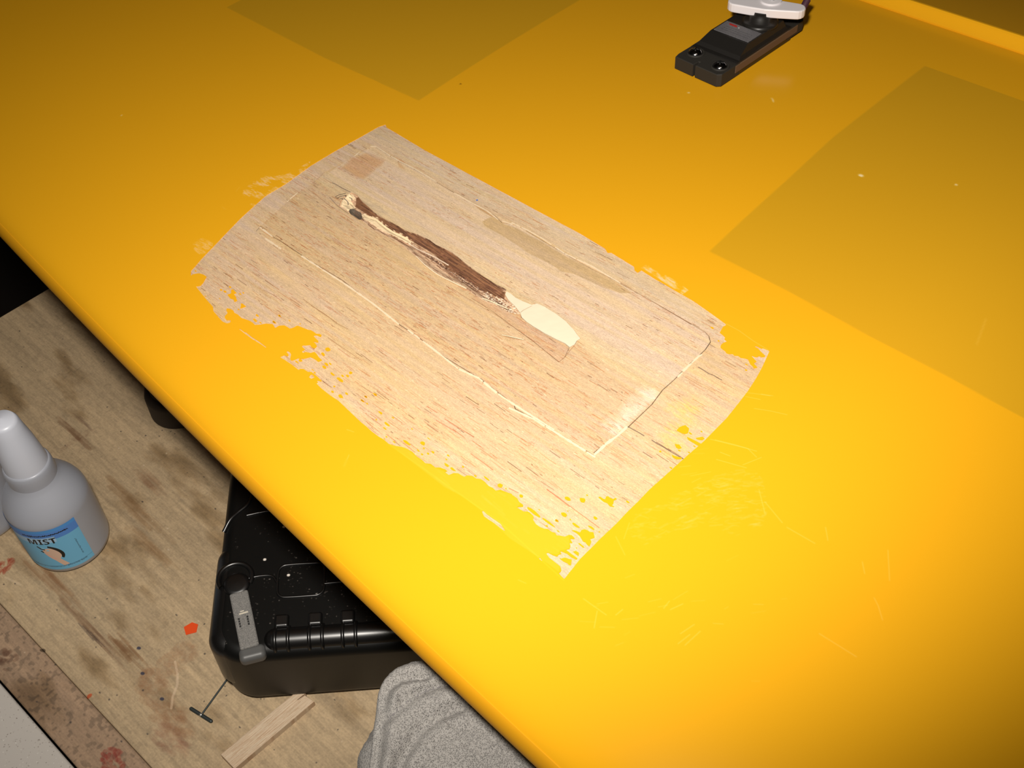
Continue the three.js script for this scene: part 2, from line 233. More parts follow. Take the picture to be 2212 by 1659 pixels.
const cracks = [
  [[-89,14],[-87.4,14.2],[-85.6,14.2],[-83.1,14.3],[-80.8,14.5],[-78.7,14.8]],
  [[78.2,27.3],[80.4,27.3],[82.4,27.2],[84,27.6],[85.5,27.5],[86.9,27.6]],
  [[76.2,-4],[77.6,-3.9],[79.9,-3.7],[82,-3.6]],
  [[84.8,-3.4],[86.8,-3.4],[88.8,-3.2],[92.4,-3.1],[96.1,-2.9]],
  [[-92.2,-21.6],[-93,-18.9]],
  [[-101.4,0.1],[-98.1,0.1],[-96,0.3]],
  [[-94,5.7],[-85.4,5.2],[-76.7,4.5]],
  [[-83.1,7.8],[-76.9,6.5],[-69.6,6.2]],
  [[-44.4,-32.6],[-41.2,-32.4],[-37.9,-32.2],[-34.1,-32.2],[-30.7,-32.4],[-29,-32.2],[-24.8,-31.6]],
  [[-28.1,-38.3],[-24.7,-38.2],[-21.3,-38.2],[-18.8,-38.1],[-15.4,-37.9],[-10.3,-37.7]],
  [[-83.5,-38.7],[-77.1,-38.7]],
  [[-65.6,-38.5],[-58.5,-37.5]],
  [[-49.3,-32.4],[-40.5,-32.5],[-30.3,-32.1]],
  [[-9.2,3.2],[-2.5,3.2],[6.3,3.5],[11.9,3.9],[20.9,3.5],[29.8,3],[35.9,2.4],[42.6,1.7]],
  [[42.6,1.7],[42.8,4.5],[42.2,7.3],[41.9,10]],
  [[48,40.6],[54.9,40.6],[65.2,40.5]],
  [[20.1,-1.5],[23.6,-0.5],[27.4,1.5]],
];
const pores = [
  [[21.1,-36.9],[25.5,-36.6]],
  [[27.3,-38.8],[35.6,-38]],
  [[29.2,-36.8],[41.4,-35.9]],
  [[71.9,-35.5],[75.9,-35.3],[80.2,-35.4],[83.1,-35.4],[87.7,-35.4],[91.9,-35.4]],
  [[45,-40.7],[51.8,-40.6],[54.5,-40.6]],
  [[71.8,-35.4],[80.9,-35.6]],
  [[62.7,-42.1],[66,-41.5]],
];
const scuffs = [
  [[-114.7,-10.2],[-116.4,-5.1],[-115.4,-0.8],[-111.2,1.2],[-107.3,5.9],[-106.3,10.3],[-106,17.2],[-105.2,12],[-103.1,3.3],[-103,-3.8],[-103.1,-10],[-105.2,-14],[-109,-10.6],[-113.5,-11.1]],
  [[-108.9,-39.2],[-105.9,-36.4],[-103,-36],[-100.8,-37.6],[-100.8,-40.7],[-102.5,-42.5]],
  [[34.4,51.9],[37.5,52.8],[44.5,52.8],[49.1,51.8],[54.6,50.8],[54.7,49.4],[48.8,50.8],[42.9,51.5]],
  [[97.2,-29.4],[100,-19.5],[104.1,-12.3],[108.4,-0.8],[110.5,7.1],[117.2,4.4],[123.5,-2.2],[125.2,-6.6],[122.1,-12.9],[114.5,-15.3],[107.6,-22.8],[104.3,-32.9]],
];
const scratches = [
  [[96,28.3],[102.4,32]],
  [[96.3,26.7],[100.4,28.5]],
  [[101,24.6],[105.2,26.8],[109.7,28.7]],
  [[99.1,8.1],[104.7,10.3],[110.7,12.3]],
  [[97.9,7.4],[108.2,11.5],[111.9,10.6]],
  [[103.6,2.8],[111.9,5.8]],
  [[102.9,5.5],[105.9,6.2]],
  [[110.5,6],[113,11.4]],
  [[73.8,47.3],[78.8,47.4],[84.7,46.6],[90.6,46.3]],
  [[99.4,30.4],[101.8,31.5]],
  [[121,-42.8],[120.9,-40.3]],
  [[122.6,-42],[124.1,-38.7]],
  [[128.7,-45.5],[129.9,-41.3]],
  [[129.9,-48],[130.7,-44.2]],
  [[131.5,-47.2],[132.2,-41.8]],
  [[107.8,-54.5],[110.2,-58.5]],
  [[102.6,-54.2],[110.4,-53.8]],
  [[112.4,-52.2],[112.8,-49.9]],
  [[119,1.9],[124.6,-3.2]],
  [[122.4,-0.2],[129.9,-2.7]],
  [[131.7,-3.1],[140.1,-2.5]],
  [[152.5,0.6],[154.8,-1.9]],
  [[160.3,-6.3],[162.3,-7.6],[165.1,-10.2]],
  [[155.6,7.8],[160.6,0.4]],
  [[139.5,3.4],[142.2,0.4]],
  [[155.4,-23.3],[165.6,-22.6]],
  [[134.1,99.9],[137.3,88.1]],
  [[6.2,-58.9],[8.8,-58.1]],
  [[13.8,-64.6],[15.5,-68.1]],
  [[21.7,-54.3],[45.8,-53],[68.4,-51.9],[94.9,-53.6]],
  [[97.5,-34.7],[103.1,-37.4]],
  [[97.7,-29],[99.7,-33.8]],
  [[84.8,-61.4],[87.1,-60.8]],
  [[-118.5,-10.2],[-117.5,-12.8]],
  [[-115,-21.6],[-112.6,-21.5]],
];
const thin = [[21.6,-54.1],[25.7,-52.3],[28,-51.8],[32.4,-51.9],[36.2,-51.9],[39.8,-51],[43.2,-50.2],[45,-50.3],[45.1,-50.2],[47.1,-48.1],[49.7,-46.9],[51.1,-46.1],[53.8,-45.3],[57.6,-45.5],[60.3,-45.3],[63.6,-43.6],[65.1,-43.2],[67.5,-43.2],[69,-43.8],[69,-45.2],[72.3,-44.8],[75.3,-44.4],[76.5,-45.8],[78.9,-45.8],[81.8,-45],[84.7,-44.5],[82.5,-44.9],[85.3,-44.3],[86.9,-42.6],[88.4,-44],[89.6,-45.6],[88.9,-46.6],[88,-47.8],[88.5,-48.9],[85.6,-50.4],[87.3,-51.2],[91.3,-51.2],[92.1,-52.6],[86.7,-52.7],[84.9,-52.9],[80.8,-53.2],[74,-53.8],[61.6,-52.6],[53.3,-52.8],[46.8,-53.9]];
const specks = [[-96.7,91],[-17.4,144.7],[65.2,139.7],[93.6,156],[10.7,162.1],[12.1,161.1],[-204.4,-13.3],[-44.9,39.3]];
const checkA = [[-234,67.7],[-162.1,68.2],[-101.8,71.6],[-103.8,121.7],[-106.6,169.9]];
const checkB = [[48.5,72.5],[47.7,90.8],[46.4,120.7],[44.3,154.2],[44.6,200.4],[161.3,70],[137.6,71],[111.3,70.8],[79.8,72]];
const crumbs = [[-79.3,-48.1,0.57,0.33],[-77.2,-47.7,0.78,0.40],[-77.4,-45.2,0.55,0.33],[-71.3,-44.9,0.67,0.26],[-70.7,-43.9,0.49,0.22],[-65.9,-49.8,0.44,0.21],[-57.6,-47.4,0.78,0.32],[-56.5,-49.2,1.03,0.46],[-53.8,-48.7,0.64,0.21],[-49.8,-45.6,0.89,0.39],[-50.4,-42.6,0.68,0.32],[-95.8,-48.3,0.62,0.23],[-82.2,-53.5,0.37,0.18],[-76.3,-50.9,0.50,0.14],[-50.3,-42.6,0.54,0.32],[-49.7,-45.6,0.86,0.36],[-24.0,-41.7,1.05,0.78],[-23.8,-44.1,1.05,0.51],[-28.4,-50.5,0.71,0.51],[-28.9,-51.7,0.91,0.27],[-19.5,-46.1,0.99,0.38],[-18.5,-45.2,0.64,0.30],[-19.2,-47.4,1.03,0.42],[-14.4,-47.5,1.21,0.37],[-10.5,-47.5,1.44,0.54],[-9.7,-44.9,0.72,0.42],[-9.8,-43.4,0.62,0.50],[-11.1,-45.9,0.67,0.29],[-9.0,-52.1,0.67,0.36],[-5.4,-51.7,1.13,0.56],[-4.5,-49.8,0.75,0.28],[1.8,-46.7,0.60,0.26],[3.7,-44.2,0.83,0.28],[2.1,-48.4,0.69,0.28],[-21.6,-50.5,0.69,0.17],[-20.2,-50.8,0.44,0.29],[-10.2,-50.4,0.48,0.28],[-45.5,-41.8,0.59,0.20],[-41.1,-40.4,0.37,0.18],[3.8,-44.3,0.74,0.32],[1.8,-46.7,0.60,0.26],[2.0,-48.4,0.74,0.24],[4.2,-48.2,0.41,0.26],[10.5,-47.9,0.90,0.34],[15.4,-46.7,0.53,0.22],[11.4,-50.5,0.40,0.18],[15.4,-49.5,1.33,0.33],[16.2,-51.0,0.79,0.23],[23.5,-45.8,0.32,0.19],[18.9,-52.8,0.35,0.21],[18.9,-53.7,0.31,0.15],[22.4,-52.6,0.56,0.19],[26.0,-50.3,1.54,0.42],[30.1,-47.4,1.06,0.57],[31.8,-48.4,0.38,0.23],[30.9,-50.0,0.67,0.23],[34.2,-48.9,0.50,0.32],[35.1,-47.6,0.62,0.28],[32.9,-50.2,0.42,0.28],[30.5,-45.0,0.63,0.15],[39.9,-45.5,0.57,0.23],[40.4,-46.8,0.45,0.19],[41.9,-48.2,0.98,0.37],[44.5,-48.0,1.05,0.33],[46.4,-45.5,0.44,0.24],[60.0,-43.1,0.81,0.62],[67.4,-41.8,0.75,0.43],[62.1,-42.8,0.25,0.18],[78.7,-34.0,0.95,0.62],[81.4,-38.5,0.93,0.57],[81.1,-41.3,0.68,0.28],[83.9,-38.6,0.29,0.19],[55.1,-43.9,1.29,0.28],[51.7,-45.4,0.59,0.22],[74.0,-43.4,2.56,0.46],[79.7,-43.2,2.34,0.32],[79.9,-44.3,0.43,0.24],[83.6,-43.5,0.46,0.17],[81.5,-37.0,0.25,0.14],[82.5,-31.7,1.00,0.66],[82.4,-29.7,0.31,0.20],[92.9,-24.1,0.64,0.27],[89.1,-33.8,0.79,0.42],[90.3,-36.8,1.16,0.34],[86.4,-39.0,1.29,0.38],[81.1,-41.2,0.62,0.30],[91.7,-42.7,1.00,0.26],[91.2,-44.1,0.26,0.16],[74.7,-41.8,0.35,0.11],[92.9,-36.4,0.22,0.15],[71.4,43.2,0.61,0.36],[76.4,39.9,0.34,0.25],[90.2,35.4,0.41,0.24],[89.0,37.3,0.49,0.17],[89.3,-5.1,0.39,0.30],[95.3,-7.6,0.46,0.21],[92.1,5.5,0.58,0.28],[94.2,8.1,0.35,0.20],[95.9,2.6,0.42,0.19],[96.0,-0.1,0.34,0.19],[93.4,-1.4,0.46,0.19]];
const splinters = [[[-31.2,6.3],[-24.5,5],[-17.8,4.8],[-10.2,5.3],[-4.9,6.2]], [[2.9,6.3],[6.5,6.9],[9.9,7.7],[13.6,8]]];
const shaving = [[20,-1.4],[23.6,-0.4],[27.3,1.5]];
const whiteFibres = [[[-38.4,9.2],[-33.7,9.2],[-25.6,10.2],[-18.6,10.4]]];
const brownWall = [[-70.8,10.3],[-68.7,10.3],[-65.2,10.3],[-61,10.2],[-57.6,10.3],[-53.5,10.2],[-49.4,10.1],[-45.5,10.2],[-40.2,10.7],[-35.5,10.8],[-31,11.1],[-26,11.1],[-17.6,8.8],[-5.4,9.1],[0.6,9.2],[6.1,9.7],[9.2,10.7],[7.4,12.9],[1.9,13.9],[-10.6,14.2],[-22.1,15.5],[-29.8,14.6],[-33.6,14.9],[-36.5,14.6],[-39.3,14.3],[-43,13.2],[-45.9,12.9],[-53.9,12.6],[-60.3,12.3],[-64.5,12.9],[-70.9,13.9],[-73.9,14.7],[-74.1,13.7],[-72.3,12.1]];
// ------------------------------------------------------------------ what is printed and worn on the surfaces
const css = (r, g, b, a = 1) => `rgba(${Math.round(toByte(r))},${Math.round(toByte(g))},${Math.round(toByte(b))},${a})`;
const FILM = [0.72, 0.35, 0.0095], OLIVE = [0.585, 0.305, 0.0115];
function board(x0, w0, x1, w1, width) { // a canvas over part of the wing, drawn in millimetres
  const s = width / (x1 - x0), c = canvas(width, Math.round((w1 - w0) * s)), ctx = c.getContext('2d');
  ctx.setTransform(s, 0, 0, -s, -x0 * s, w1 * s);
  return { c, ctx, s, x0, w0, x1, w1, uv: (x, w) => [(x - x0) / (x1 - x0), (w - w0) / (w1 - w0)] };
}
function filmPaint(b, fine) {
  const { ctx } = b;
  ctx.fillStyle = css(...FILM); ctx.fillRect(b.x0 - 1, b.w0 - 1, b.x1 - b.x0 + 2, b.w1 - b.w0 + 2);
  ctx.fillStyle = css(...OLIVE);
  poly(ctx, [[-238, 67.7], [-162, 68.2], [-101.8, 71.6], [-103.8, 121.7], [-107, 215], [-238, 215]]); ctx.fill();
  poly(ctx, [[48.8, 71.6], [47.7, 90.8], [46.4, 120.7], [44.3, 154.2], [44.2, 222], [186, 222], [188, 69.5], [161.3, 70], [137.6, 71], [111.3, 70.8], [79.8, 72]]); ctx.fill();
  ctx.lineCap = 'round';
  if (fine) {
    ctx.fillStyle = css(0.75, 0.372, 0.018); poly(ctx, thin); ctx.fill();
    for (let i = 0; i < 260; i++) { const x = rr(-30, 96), w = rr(-58, -36); ctx.strokeStyle = css(0.82, 0.44, 0.09, rr(0.02, 0.14)); ctx.lineWidth = rr(0.15, 0.7); ctx.save(); poly(ctx, thin); ctx.clip(); line(ctx, [[x, w], [x + rr(2, 9), w + rr(-0.4, 0.4)]]); ctx.stroke(); ctx.restore(); }
    scuffs.forEach((p, k) => {
      const xs = p.map((q) => q[0]), ws = p.map((q) => q[1]), x0 = Math.min(...xs), x1 = Math.max(...xs), w0 = Math.min(...ws), w1 = Math.max(...ws);
      ctx.save(); poly(ctx, grow(p, 1.2)); ctx.clip();
      const n = [900, 110, 320, 900][k], al = [0.34, 0.2, 0.3, 0.08][k];
      for (let i = 0; i < n; i++) {
        const x = rr(x0, x1), w = rr(w0, w1), t = k === 2 ? rr(-0.5, 0.1) : k === 3 ? rr(0.3, 1.3) : rr(-0.2, 0.4), l = rr(0.5, 3.5), m = vnoise(x * 0.35, w * 0.35, 3 + k);
        if (m < 0.42) continue;
        ctx.strokeStyle = css(0.80, 0.52, 0.30, al * rr(0.4, 1.3)); ctx.lineWidth = rr(0.12, 0.6);
        line(ctx, [[x, w], [x + l * Math.cos(t), w + l * Math.sin(t)]]); ctx.stroke();
      }
      ctx.restore();
    });
  }
  scratches.forEach((p, i) => { ctx.strokeStyle = css(0.86, 0.58, i === 29 ? 0.05 : 0.22, i < 9 ? 0.4 : i > 28 ? 0.16 : 0.22); ctx.lineWidth = i < 9 ? 0.16 : 0.3; line(ctx, p); ctx.stroke(); });
  for (let i = 0; i < 30; i++) { const k = i % 3, x = [rr(102, 118), rr(118, 150), rr(96, 112)][k], w = [rr(-60, -42), rr(-55, -20), rr(-12, 2)][k], a = rr(0.6, 1.3) * (k === 1 ? 1 : 1), l = rr(1, 6); ctx.strokeStyle = css(0.85, 0.55, 0.2, rr(0.06, 0.2)); ctx.lineWidth = 0.22; line(ctx, [[x, w], [x + l * Math.cos(a), w + l * Math.sin(a)]]); ctx.stroke(); }
  specks.forEach(([x, w], i) => { ctx.fillStyle = i === 0 ? 'rgba(60,30,10,0.8)' : css(0.9, 0.75, 0.5, 0.85); ctx.beginPath(); ctx.ellipse(x, w, [0.4, 0.5, 1.0, 0.5, 0.3, 1.5, 0.4, 0.5][i], [0.3, 0.5, 0.7, 0.5, 0.3, 0.28, 0.4, 0.5][i], i === 5 ? -0.8 : 0, 0, 7); ctx.fill(); });
}
const filmFine = board(-140, -66, 230, 70, 2048), filmWide = board(-700, -100, 350, 260, 2048);
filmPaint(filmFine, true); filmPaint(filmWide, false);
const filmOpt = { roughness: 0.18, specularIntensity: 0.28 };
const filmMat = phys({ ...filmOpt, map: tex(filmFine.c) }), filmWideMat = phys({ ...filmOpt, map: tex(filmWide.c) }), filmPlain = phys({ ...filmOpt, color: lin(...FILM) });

// bare balsa: one board of colour for the sheeting, the inlay, the plug and the torn wood
const balsa = board(-116, -66, 116, 66, 2048), balsaBump = canvas(1024, 582);
{
  const { ctx, c, s } = balsa;
  ctx.fillStyle = css(0.555, 0.38, 0.212); ctx.fillRect(-120, -70, 240, 140);
  const tone = (n, x0, x1, w0, w1, col) => { for (let i = 0; i < n; i++) { ctx.fillStyle = col; ctx.beginPath(); ctx.ellipse(rr(x0, x1), rr(w0, w1), rr(3, 14), rr(0.4, 1.6), 0.01, 0, 7); ctx.fill(); } };
  tone(900, -112, 110, 41, 58, css(0.57, 0.43, 0.275, 0.2)); tone(500, -112, -98, -24, 52, css(0.55, 0.41, 0.265, 0.2)); tone(500, -112, -40, -52, -22, css(0.57, 0.41, 0.245, 0.12));
  ctx.fillStyle = css(0.525, 0.36, 0.20); poly(ctx, inlay); ctx.fill();
  ctx.save(); poly(ctx, inlay); ctx.clip();
  ctx.fillStyle = css(0.575, 0.42, 0.27);
  poly(ctx, [[-95, 40], [-95, 15], [-78, 16], [-60, 13], [-40, 13.5], [5, 15], [20, 17], [34, 16], [45, 11], [60, 14], [76, 15], [78, 42]]); ctx.fill();
  for (let i = 0; i < 900; i++) { const x = rr(-95, 76), w = 14 + rr(-3, 3) + (x > 40 ? 0 : 0); ctx.fillStyle = css(0.56, 0.40, 0.245, 0.16); ctx.beginPath(); ctx.ellipse(x, w, rr(2, 9), rr(0.3, 0.9), 0, 0, 7); ctx.fill(); }
  ctx.restore();
  ctx.fillStyle = css(0.50, 0.325, 0.18); poly(ctx, plug); ctx.fill();
  const soft = (pts, col, steps = 5, d = 0.25) => { for (let i = 0; i < steps; i++) { ctx.fillStyle = col; poly(ctx, grow(pts, -i * d)); ctx.fill(); } };
  soft(stain, css(0.465, 0.315, 0.155, 0.5), 4, 0.2); soft(stainEdge, css(0.40, 0.22, 0.09, 0.4), 4, 0.15);
  soft(stainTop, css(0.50, 0.29, 0.14, 0.26), 5, 0.5); soft(stainTop2, css(0.5, 0.3, 0.15, 0.3), 3, 0.3);
  // dried filler smeared beside the right-hand joint
  for (let i = 0; i < 700; i++) { const x = 75.4 - Math.abs(rr(0, 6.5)) * rr(0.3, 1), w = rr(-9, 11.5); ctx.fillStyle = css(0.64, 0.50, 0.385, 0.075); ctx.beginPath(); ctx.ellipse(Math.min(x, 75.2), w, rr(0.3, 1.1), rr(0.5, 1.8), rr(0, 3), 0, 7); ctx.fill(); }
  for (let i = 0; i < 500; i++) { const p = yellowHaze[i % yellowHaze.length], x = p[0] + rr(-3, 2.4), w = p[1] + rr(-3, 3); ctx.fillStyle = css(0.74, 0.44, 0.07, 0.07); ctx.beginPath(); ctx.ellipse(x, w, rr(0.4, 2.2), rr(0.15, 0.5), 0, 0, 7); ctx.fill(); }
  for (let i = 0; i < 160; i++) { const x = rr(76, 96), w = rr(10, 30); ctx.fillStyle = css(0.74, 0.50, 0.16, 0.06); ctx.beginPath(); ctx.ellipse(x, w, rr(0.6, 3), rr(0.2, 0.7), 0, 0, 7); ctx.fill(); }
  // the fibres
  const im = ctx.getImageData(0, 0, c.width, c.height), d = im.data;
  for (let j = 0; j < c.height; j++) for (let i = 0; i < c.width; i++) {
    const x = balsa.x0 + i / s, w = balsa.w1 - j / s, q = w - 0.02 * x + 1.6 * (vnoise(x * 0.012, w * 0.05, 9) - 0.5);
    const f = 1 + 0.06 * (vnoise(x * 0.10, q * 5.2, 1) - 0.5) + 0.05 * (vnoise(x * 0.03, q * 0.9, 2) - 0.5) + 0.11 * (vnoise(x * 0.7, q * 9.5, 4) - 0.5) + 0.15 * (vnoise(x * 3.6, q * 8, 5) - 0.5);
    const warm = 0.05 * (vnoise(x * 0.03, q * 0.8, 6) - 0.5), k = (j * c.width + i) * 4;
    d[k] *= f * (1 + warm * 0.3); d[k + 1] *= f; d[k + 2] *= f * (1 - warm * 2.2);
  }
  ctx.putImageData(im, 0, 0);
  const bc = balsaBump.getContext('2d'), bs = 1024 / 232;
  bc.setTransform(bs, 0, 0, -bs, 116 * bs, 66 * bs); bc.fillStyle = '#c0c0c0'; bc.fillRect(-120, -70, 240, 140);
  for (let i = 0; i < 5000; i++) { const x = rr(-116, 116), w = rr(-62, 62); bc.strokeStyle = `rgba(${rnd() < 0.5 ? '90,90,90' : '255,255,255'},0.3)`; bc.lineWidth = rr(0.15, 0.4); line(bc, [[x, w], [x + rr(2, 14), w + rr(-0.2, 0.3)]]); bc.stroke(); }
  ctx.lineCap = 'round';
  // open pores
  for (let i = 0; i < 9500; i++) {
    const x = rr(-112, 108), w = rr(-58, 56), inl = x > -94 && x < 75.5 && w > -19 && w < 39, low = inl && w < 10;
    const m = vnoise(x * 0.05, w * 0.22, 11);
    if (m < (low ? 0.28 : inl ? 0.5 : 0.42) || (!low && rnd() < 0.3)) continue;
    const l = Math.pow(rnd(), 1.6) * (low ? 4.2 : inl ? 2.4 : 6) + 0.4, dark = rnd();
    ctx.strokeStyle = dark > 0.9 ? css(0.10, 0.035, 0.012, rr(0.5, 0.85)) : css(0.38, 0.13, 0.045, rr(0.2, 0.75)); ctx.lineWidth = rr(0.08, low ? 0.22 : 0.18);
    line(ctx, [[x, w], [x + l, w + l * rr(-0.01, 0.06)]]); ctx.stroke();
    if (dark > 0.6) { bc.strokeStyle = 'rgba(0,0,0,0.6)'; bc.lineWidth = 0.22; line(bc, [[x, w], [x + l, w + l * 0.03]]); bc.stroke(); }
  }
  for (let i = 0; i < 1500; i++) { const x = rr(-110, 105), w = rr(-56, 52); ctx.strokeStyle = css(0.92, 0.74, 0.5, rr(0.15, 0.5)); ctx.lineWidth = rr(0.08, 0.22); line(ctx, [[x, w], [x + rr(0.2, 1.2), w + rr(-0.03, 0.06)]]); ctx.stroke(); }
  for (let i = 0; i < 1600; i++) { const x = rr(28, 74), w = 17 + rr(0, 1) * 19; if (vnoise(x * 0.09, w * 0.12, 21) < 0.45) continue; ctx.fillStyle = css(0.22, 0.13, 0.09, rr(0.15, 0.5)); ctx.fillRect(x, w, rr(0.1, 0.22), 0.14); }
  pores.forEach((p) => { ctx.strokeStyle = css(0.42, 0.12, 0.05, 0.75); ctx.lineWidth = 0.22; line(ctx, p); ctx.stroke(); });
  cracks.forEach((p, i) => { const k = i < 4; ctx.strokeStyle = k ? css(0.05, 0.03, 0.025, 0.7) : i === 4 || i === 7 ? css(0.08, 0.06, 0.05, 0.7) : css(0.26, 0.12, 0.05, 0.7); ctx.lineWidth = k ? 0.24 : 0.18; line(ctx, p); ctx.stroke(); bc.strokeStyle = 'rgba(0,0,0,0.9)'; bc.lineWidth = 0.3; line(bc, p); bc.stroke(); });
  // grey dust by the left-hand joint and beside the hollow
  for (let i = 0; i < 260; i++) { const k = i % 2, x = k ? rr(-72, -58) : rr(-102, -80), w = k ? rr(12, 17) : rr(-4, 12); ctx.fillStyle = css(0.22, 0.17, 0.13, 0.09); ctx.beginPath(); ctx.ellipse(x, w, rr(0.4, 2), rr(0.1, 0.3), 0, 0, 7); ctx.fill(); }
  // torn wood inside the gash
  ctx.save(); poly(ctx, grow(gash, 0.2)); ctx.clip();
  ctx.fillStyle = css(0.56, 0.37, 0.23); ctx.fillRect(-90, -6, 130, 26);
  soft(brownWall, css(0.16, 0.066, 0.026, 0.85), 2, 0.15);
  for (let i = 0; i < 420; i++) { const x = rr(-70, 12), w = 8 + rr(-1, 7) - 0.02 * x; ctx.strokeStyle = rnd() < 0.5 ? css(0.30, 0.135, 0.06, rr(0.2, 0.6)) : css(0.05, 0.016, 0.007, rr(0.3, 0.8)); ctx.lineWidth = rr(0.12, 0.35); line(ctx, [[x, w], [x + rr(2, 9), w + rr(-0.5, 0.1)]]); ctx.stroke(); }
  for (let i = 0; i < 1500; i++) { const x = rr(-82, 22), w = rr(-3, 16), lowSide = w < 7.5 - 0.02 * x; const t = rnd(); ctx.strokeStyle = t < (lowSide ? 0.3 : 0.2) ? css(0.10, 0.03, 0.012, rr(0.25, 0.8)) : t < 0.62 ? css(0.2, 0.08, 0.04, 0.5) : lowSide ? css(0.62, 0.44, 0.3, rr(0.2, 0.7)) : css(0.24, 0.10, 0.05, 0.3); ctx.lineWidth = rr(0.1, 0.3); line(ctx, [[x, w], [x + rr(0.5, 5), w + rr(-0.35, 0.15)]]); ctx.stroke(); }
  for (let i = 0; i < 500; i++) { const x = rr(-30, 15), w = 8.6 - 0.03 * (x + 10) + rr(-0.8, 0.8); ctx.fillStyle = t2(i); ctx.fillRect(x, w, rr(0.1, 0.4), rr(0.1, 0.25)); }
  function t2(i) { return i % 3 ? css(0.03, 0.012, 0.006, 0.7) : css(0.75, 0.62, 0.52, 0.7); }
  for (const f of [foam, foam2]) { ctx.fillStyle = css(0.74, 0.57, 0.35); poly(ctx, f); ctx.fill(); }
  for (let i = 0; i < 160; i++) { const p = foam[Math.floor(rnd() * foam.length)]; ctx.fillStyle = css(0.74, 0.57, 0.36, 0.8); ctx.fillRect(p[0] + rr(-0.8, 0.8), p[1] + rr(-0.4, 0.4), rr(0.2, 0.9), rr(0.1, 0.4)); }
  ctx.strokeStyle = css(0.74, 0.6, 0.45, 0.85); ctx.lineWidth = 0.5; whiteFibres.forEach((p) => { line(ctx, p); ctx.stroke(); });
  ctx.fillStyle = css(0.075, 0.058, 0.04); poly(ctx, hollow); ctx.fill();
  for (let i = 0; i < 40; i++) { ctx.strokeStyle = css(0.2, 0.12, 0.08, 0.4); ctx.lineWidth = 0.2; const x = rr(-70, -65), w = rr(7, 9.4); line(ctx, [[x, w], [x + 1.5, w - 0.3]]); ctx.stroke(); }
  ctx.fillStyle = css(0.78, 0.66, 0.5); for (let i = 0; i < 220; i++) { const x = rr(2, 19), w = 6.4 + rr(-0.6, 3.2) + (x - 2) * 0.12; if (w > 14) continue; ctx.globalAlpha = 0.8; ctx.beginPath(); ctx.ellipse(x, w, rr(0.15, 0.5), rr(0.06, 0.2), rr(-0.4, 0.4), 0, 7); ctx.fill(); } ctx.globalAlpha = 1;
  ctx.restore();
  // dark hair-lines in the crumpled wood at the end of the gash
  for (const p of [[[-81.4, 9.6], [-81, 11.2], [-79.6, 13]], [[-80.2, 9.2], [-79.8, 11], [-78.4, 12.6]], [[-78.9, 9.9], [-77.7, 10.8], [-76.2, 10.6], [-75.0, 10.3], [-73.8, 9.4]], [[-76.6, 12.4], [-75.4, 12.6], [-74.6, 12]]]) { ctx.strokeStyle = css(0.05, 0.035, 0.03, 0.8); ctx.lineWidth = 0.3; line(ctx, p); ctx.stroke(); }
  ctx.fillStyle = 'rgb(40,90,190)'; ctx.beginPath(); ctx.arc(-35.4, 41.2, 0.35, 0, 7); ctx.fill();
}
const balsaMat = std({ map: tex(balsa.c), bumpMap: tex(balsaBump, false), bumpScale: 0.00006, roughness: 0.82 });

// ------------------------------------------------------------------ the wing's covering
const R = [-114, -64, 114, 60];   // the part of the covering that has the opening in it
{
  const xs = []; for (let x = -700; x <= 350; x += 10) xs.push(x); for (const b of [R[0], R[2]]) if (!xs.includes(b)) xs.push(b); xs.sort((a, b) => a - b);
  const ws = [-66, R[1]]; for (let w = -60; w < 60; w += 6) ws.push(w); for (const w of [60, 70]) ws.push(w); for (let w = 76; w < HINGE; w += 6) ws.push(w); ws.push(HINGE);
  const P = [], N = [], U = [], fine = [], wide = [];
  const vert = (x, w, u) => { P.push(x * MM, (topH(x, w) + 0.2) * MM, -w * MM); const n = normalAt(x, w); N.push(n.x, n.y, n.z); U.push(...u(x, w)); return P.length / 3 - 1; };
  const cell = (xa, xb, wa, wb, list, u) => { const q = [vert(xa, wa[0], u), vert(xb, wa[1], u), vert(xb, wb[1], u), vert(xa, wb[0], u)]; list.push(q[0], q[1], q[2], q[0], q[2], q[3]); };
  for (let i = 0; i < xs.length - 1; i++) {
    const xa = xs[i], xb = xs[i + 1], na = noseW(xa), nb = noseW(xb);
    for (let k = 0; k < 16; k++) { const f = (t, n) => n + (-66 - n) * Math.pow(t / 16, 2.2); cell(xa, xb, [f(k, na), f(k, nb)], [f(k + 1, na), f(k + 1, nb)], wide, filmWide.uv); }
    for (let j = 0; j < ws.length - 1; j++) {
      const wa = ws[j], wb = ws[j + 1];
      if (xa >= R[0] && xb <= R[2] && wa >= R[1] && wb <= R[3]) continue;
      const f = xa >= -140 && xb <= 230 && wb <= 70; cell(xa, xb, [wa, wa], [wb, wb], f ? fine : wide, f ? filmFine.uv : filmWide.uv);
    }
  }
  const around = new THREE.BufferGeometry();
  around.setAttribute('position', new THREE.Float32BufferAttribute(P, 3)); around.setAttribute('normal', new THREE.Float32BufferAttribute(N, 3)); around.setAttribute('uv', new THREE.Float32BufferAttribute(U, 2)); around.setIndex([...fine, ...wide]);
  const open = sheet({ x0: R[0], w0: R[1], x1: R[2], w1: R[3], cell: 0.2, lift: 0.2, deep: 0.2, uv: filmFine.uv, draw: (c, on, off) => { c.fillStyle = on; c.fillRect(-200, -200, 400, 400); c.fillStyle = off; for (const p of [hole, ...openings]) { poly(c, p); c.fill(); } } });
  const g = mergeGeometries([around, open]); g.clearGroups();
  g.addGroup(0, fine.length, 0); g.addGroup(fine.length, wide.length, 1); g.addGroup(fine.length + wide.length, open.index.count, 0);
  mesh('covering_film', g, [filmMat, filmWideMat], wing);
}
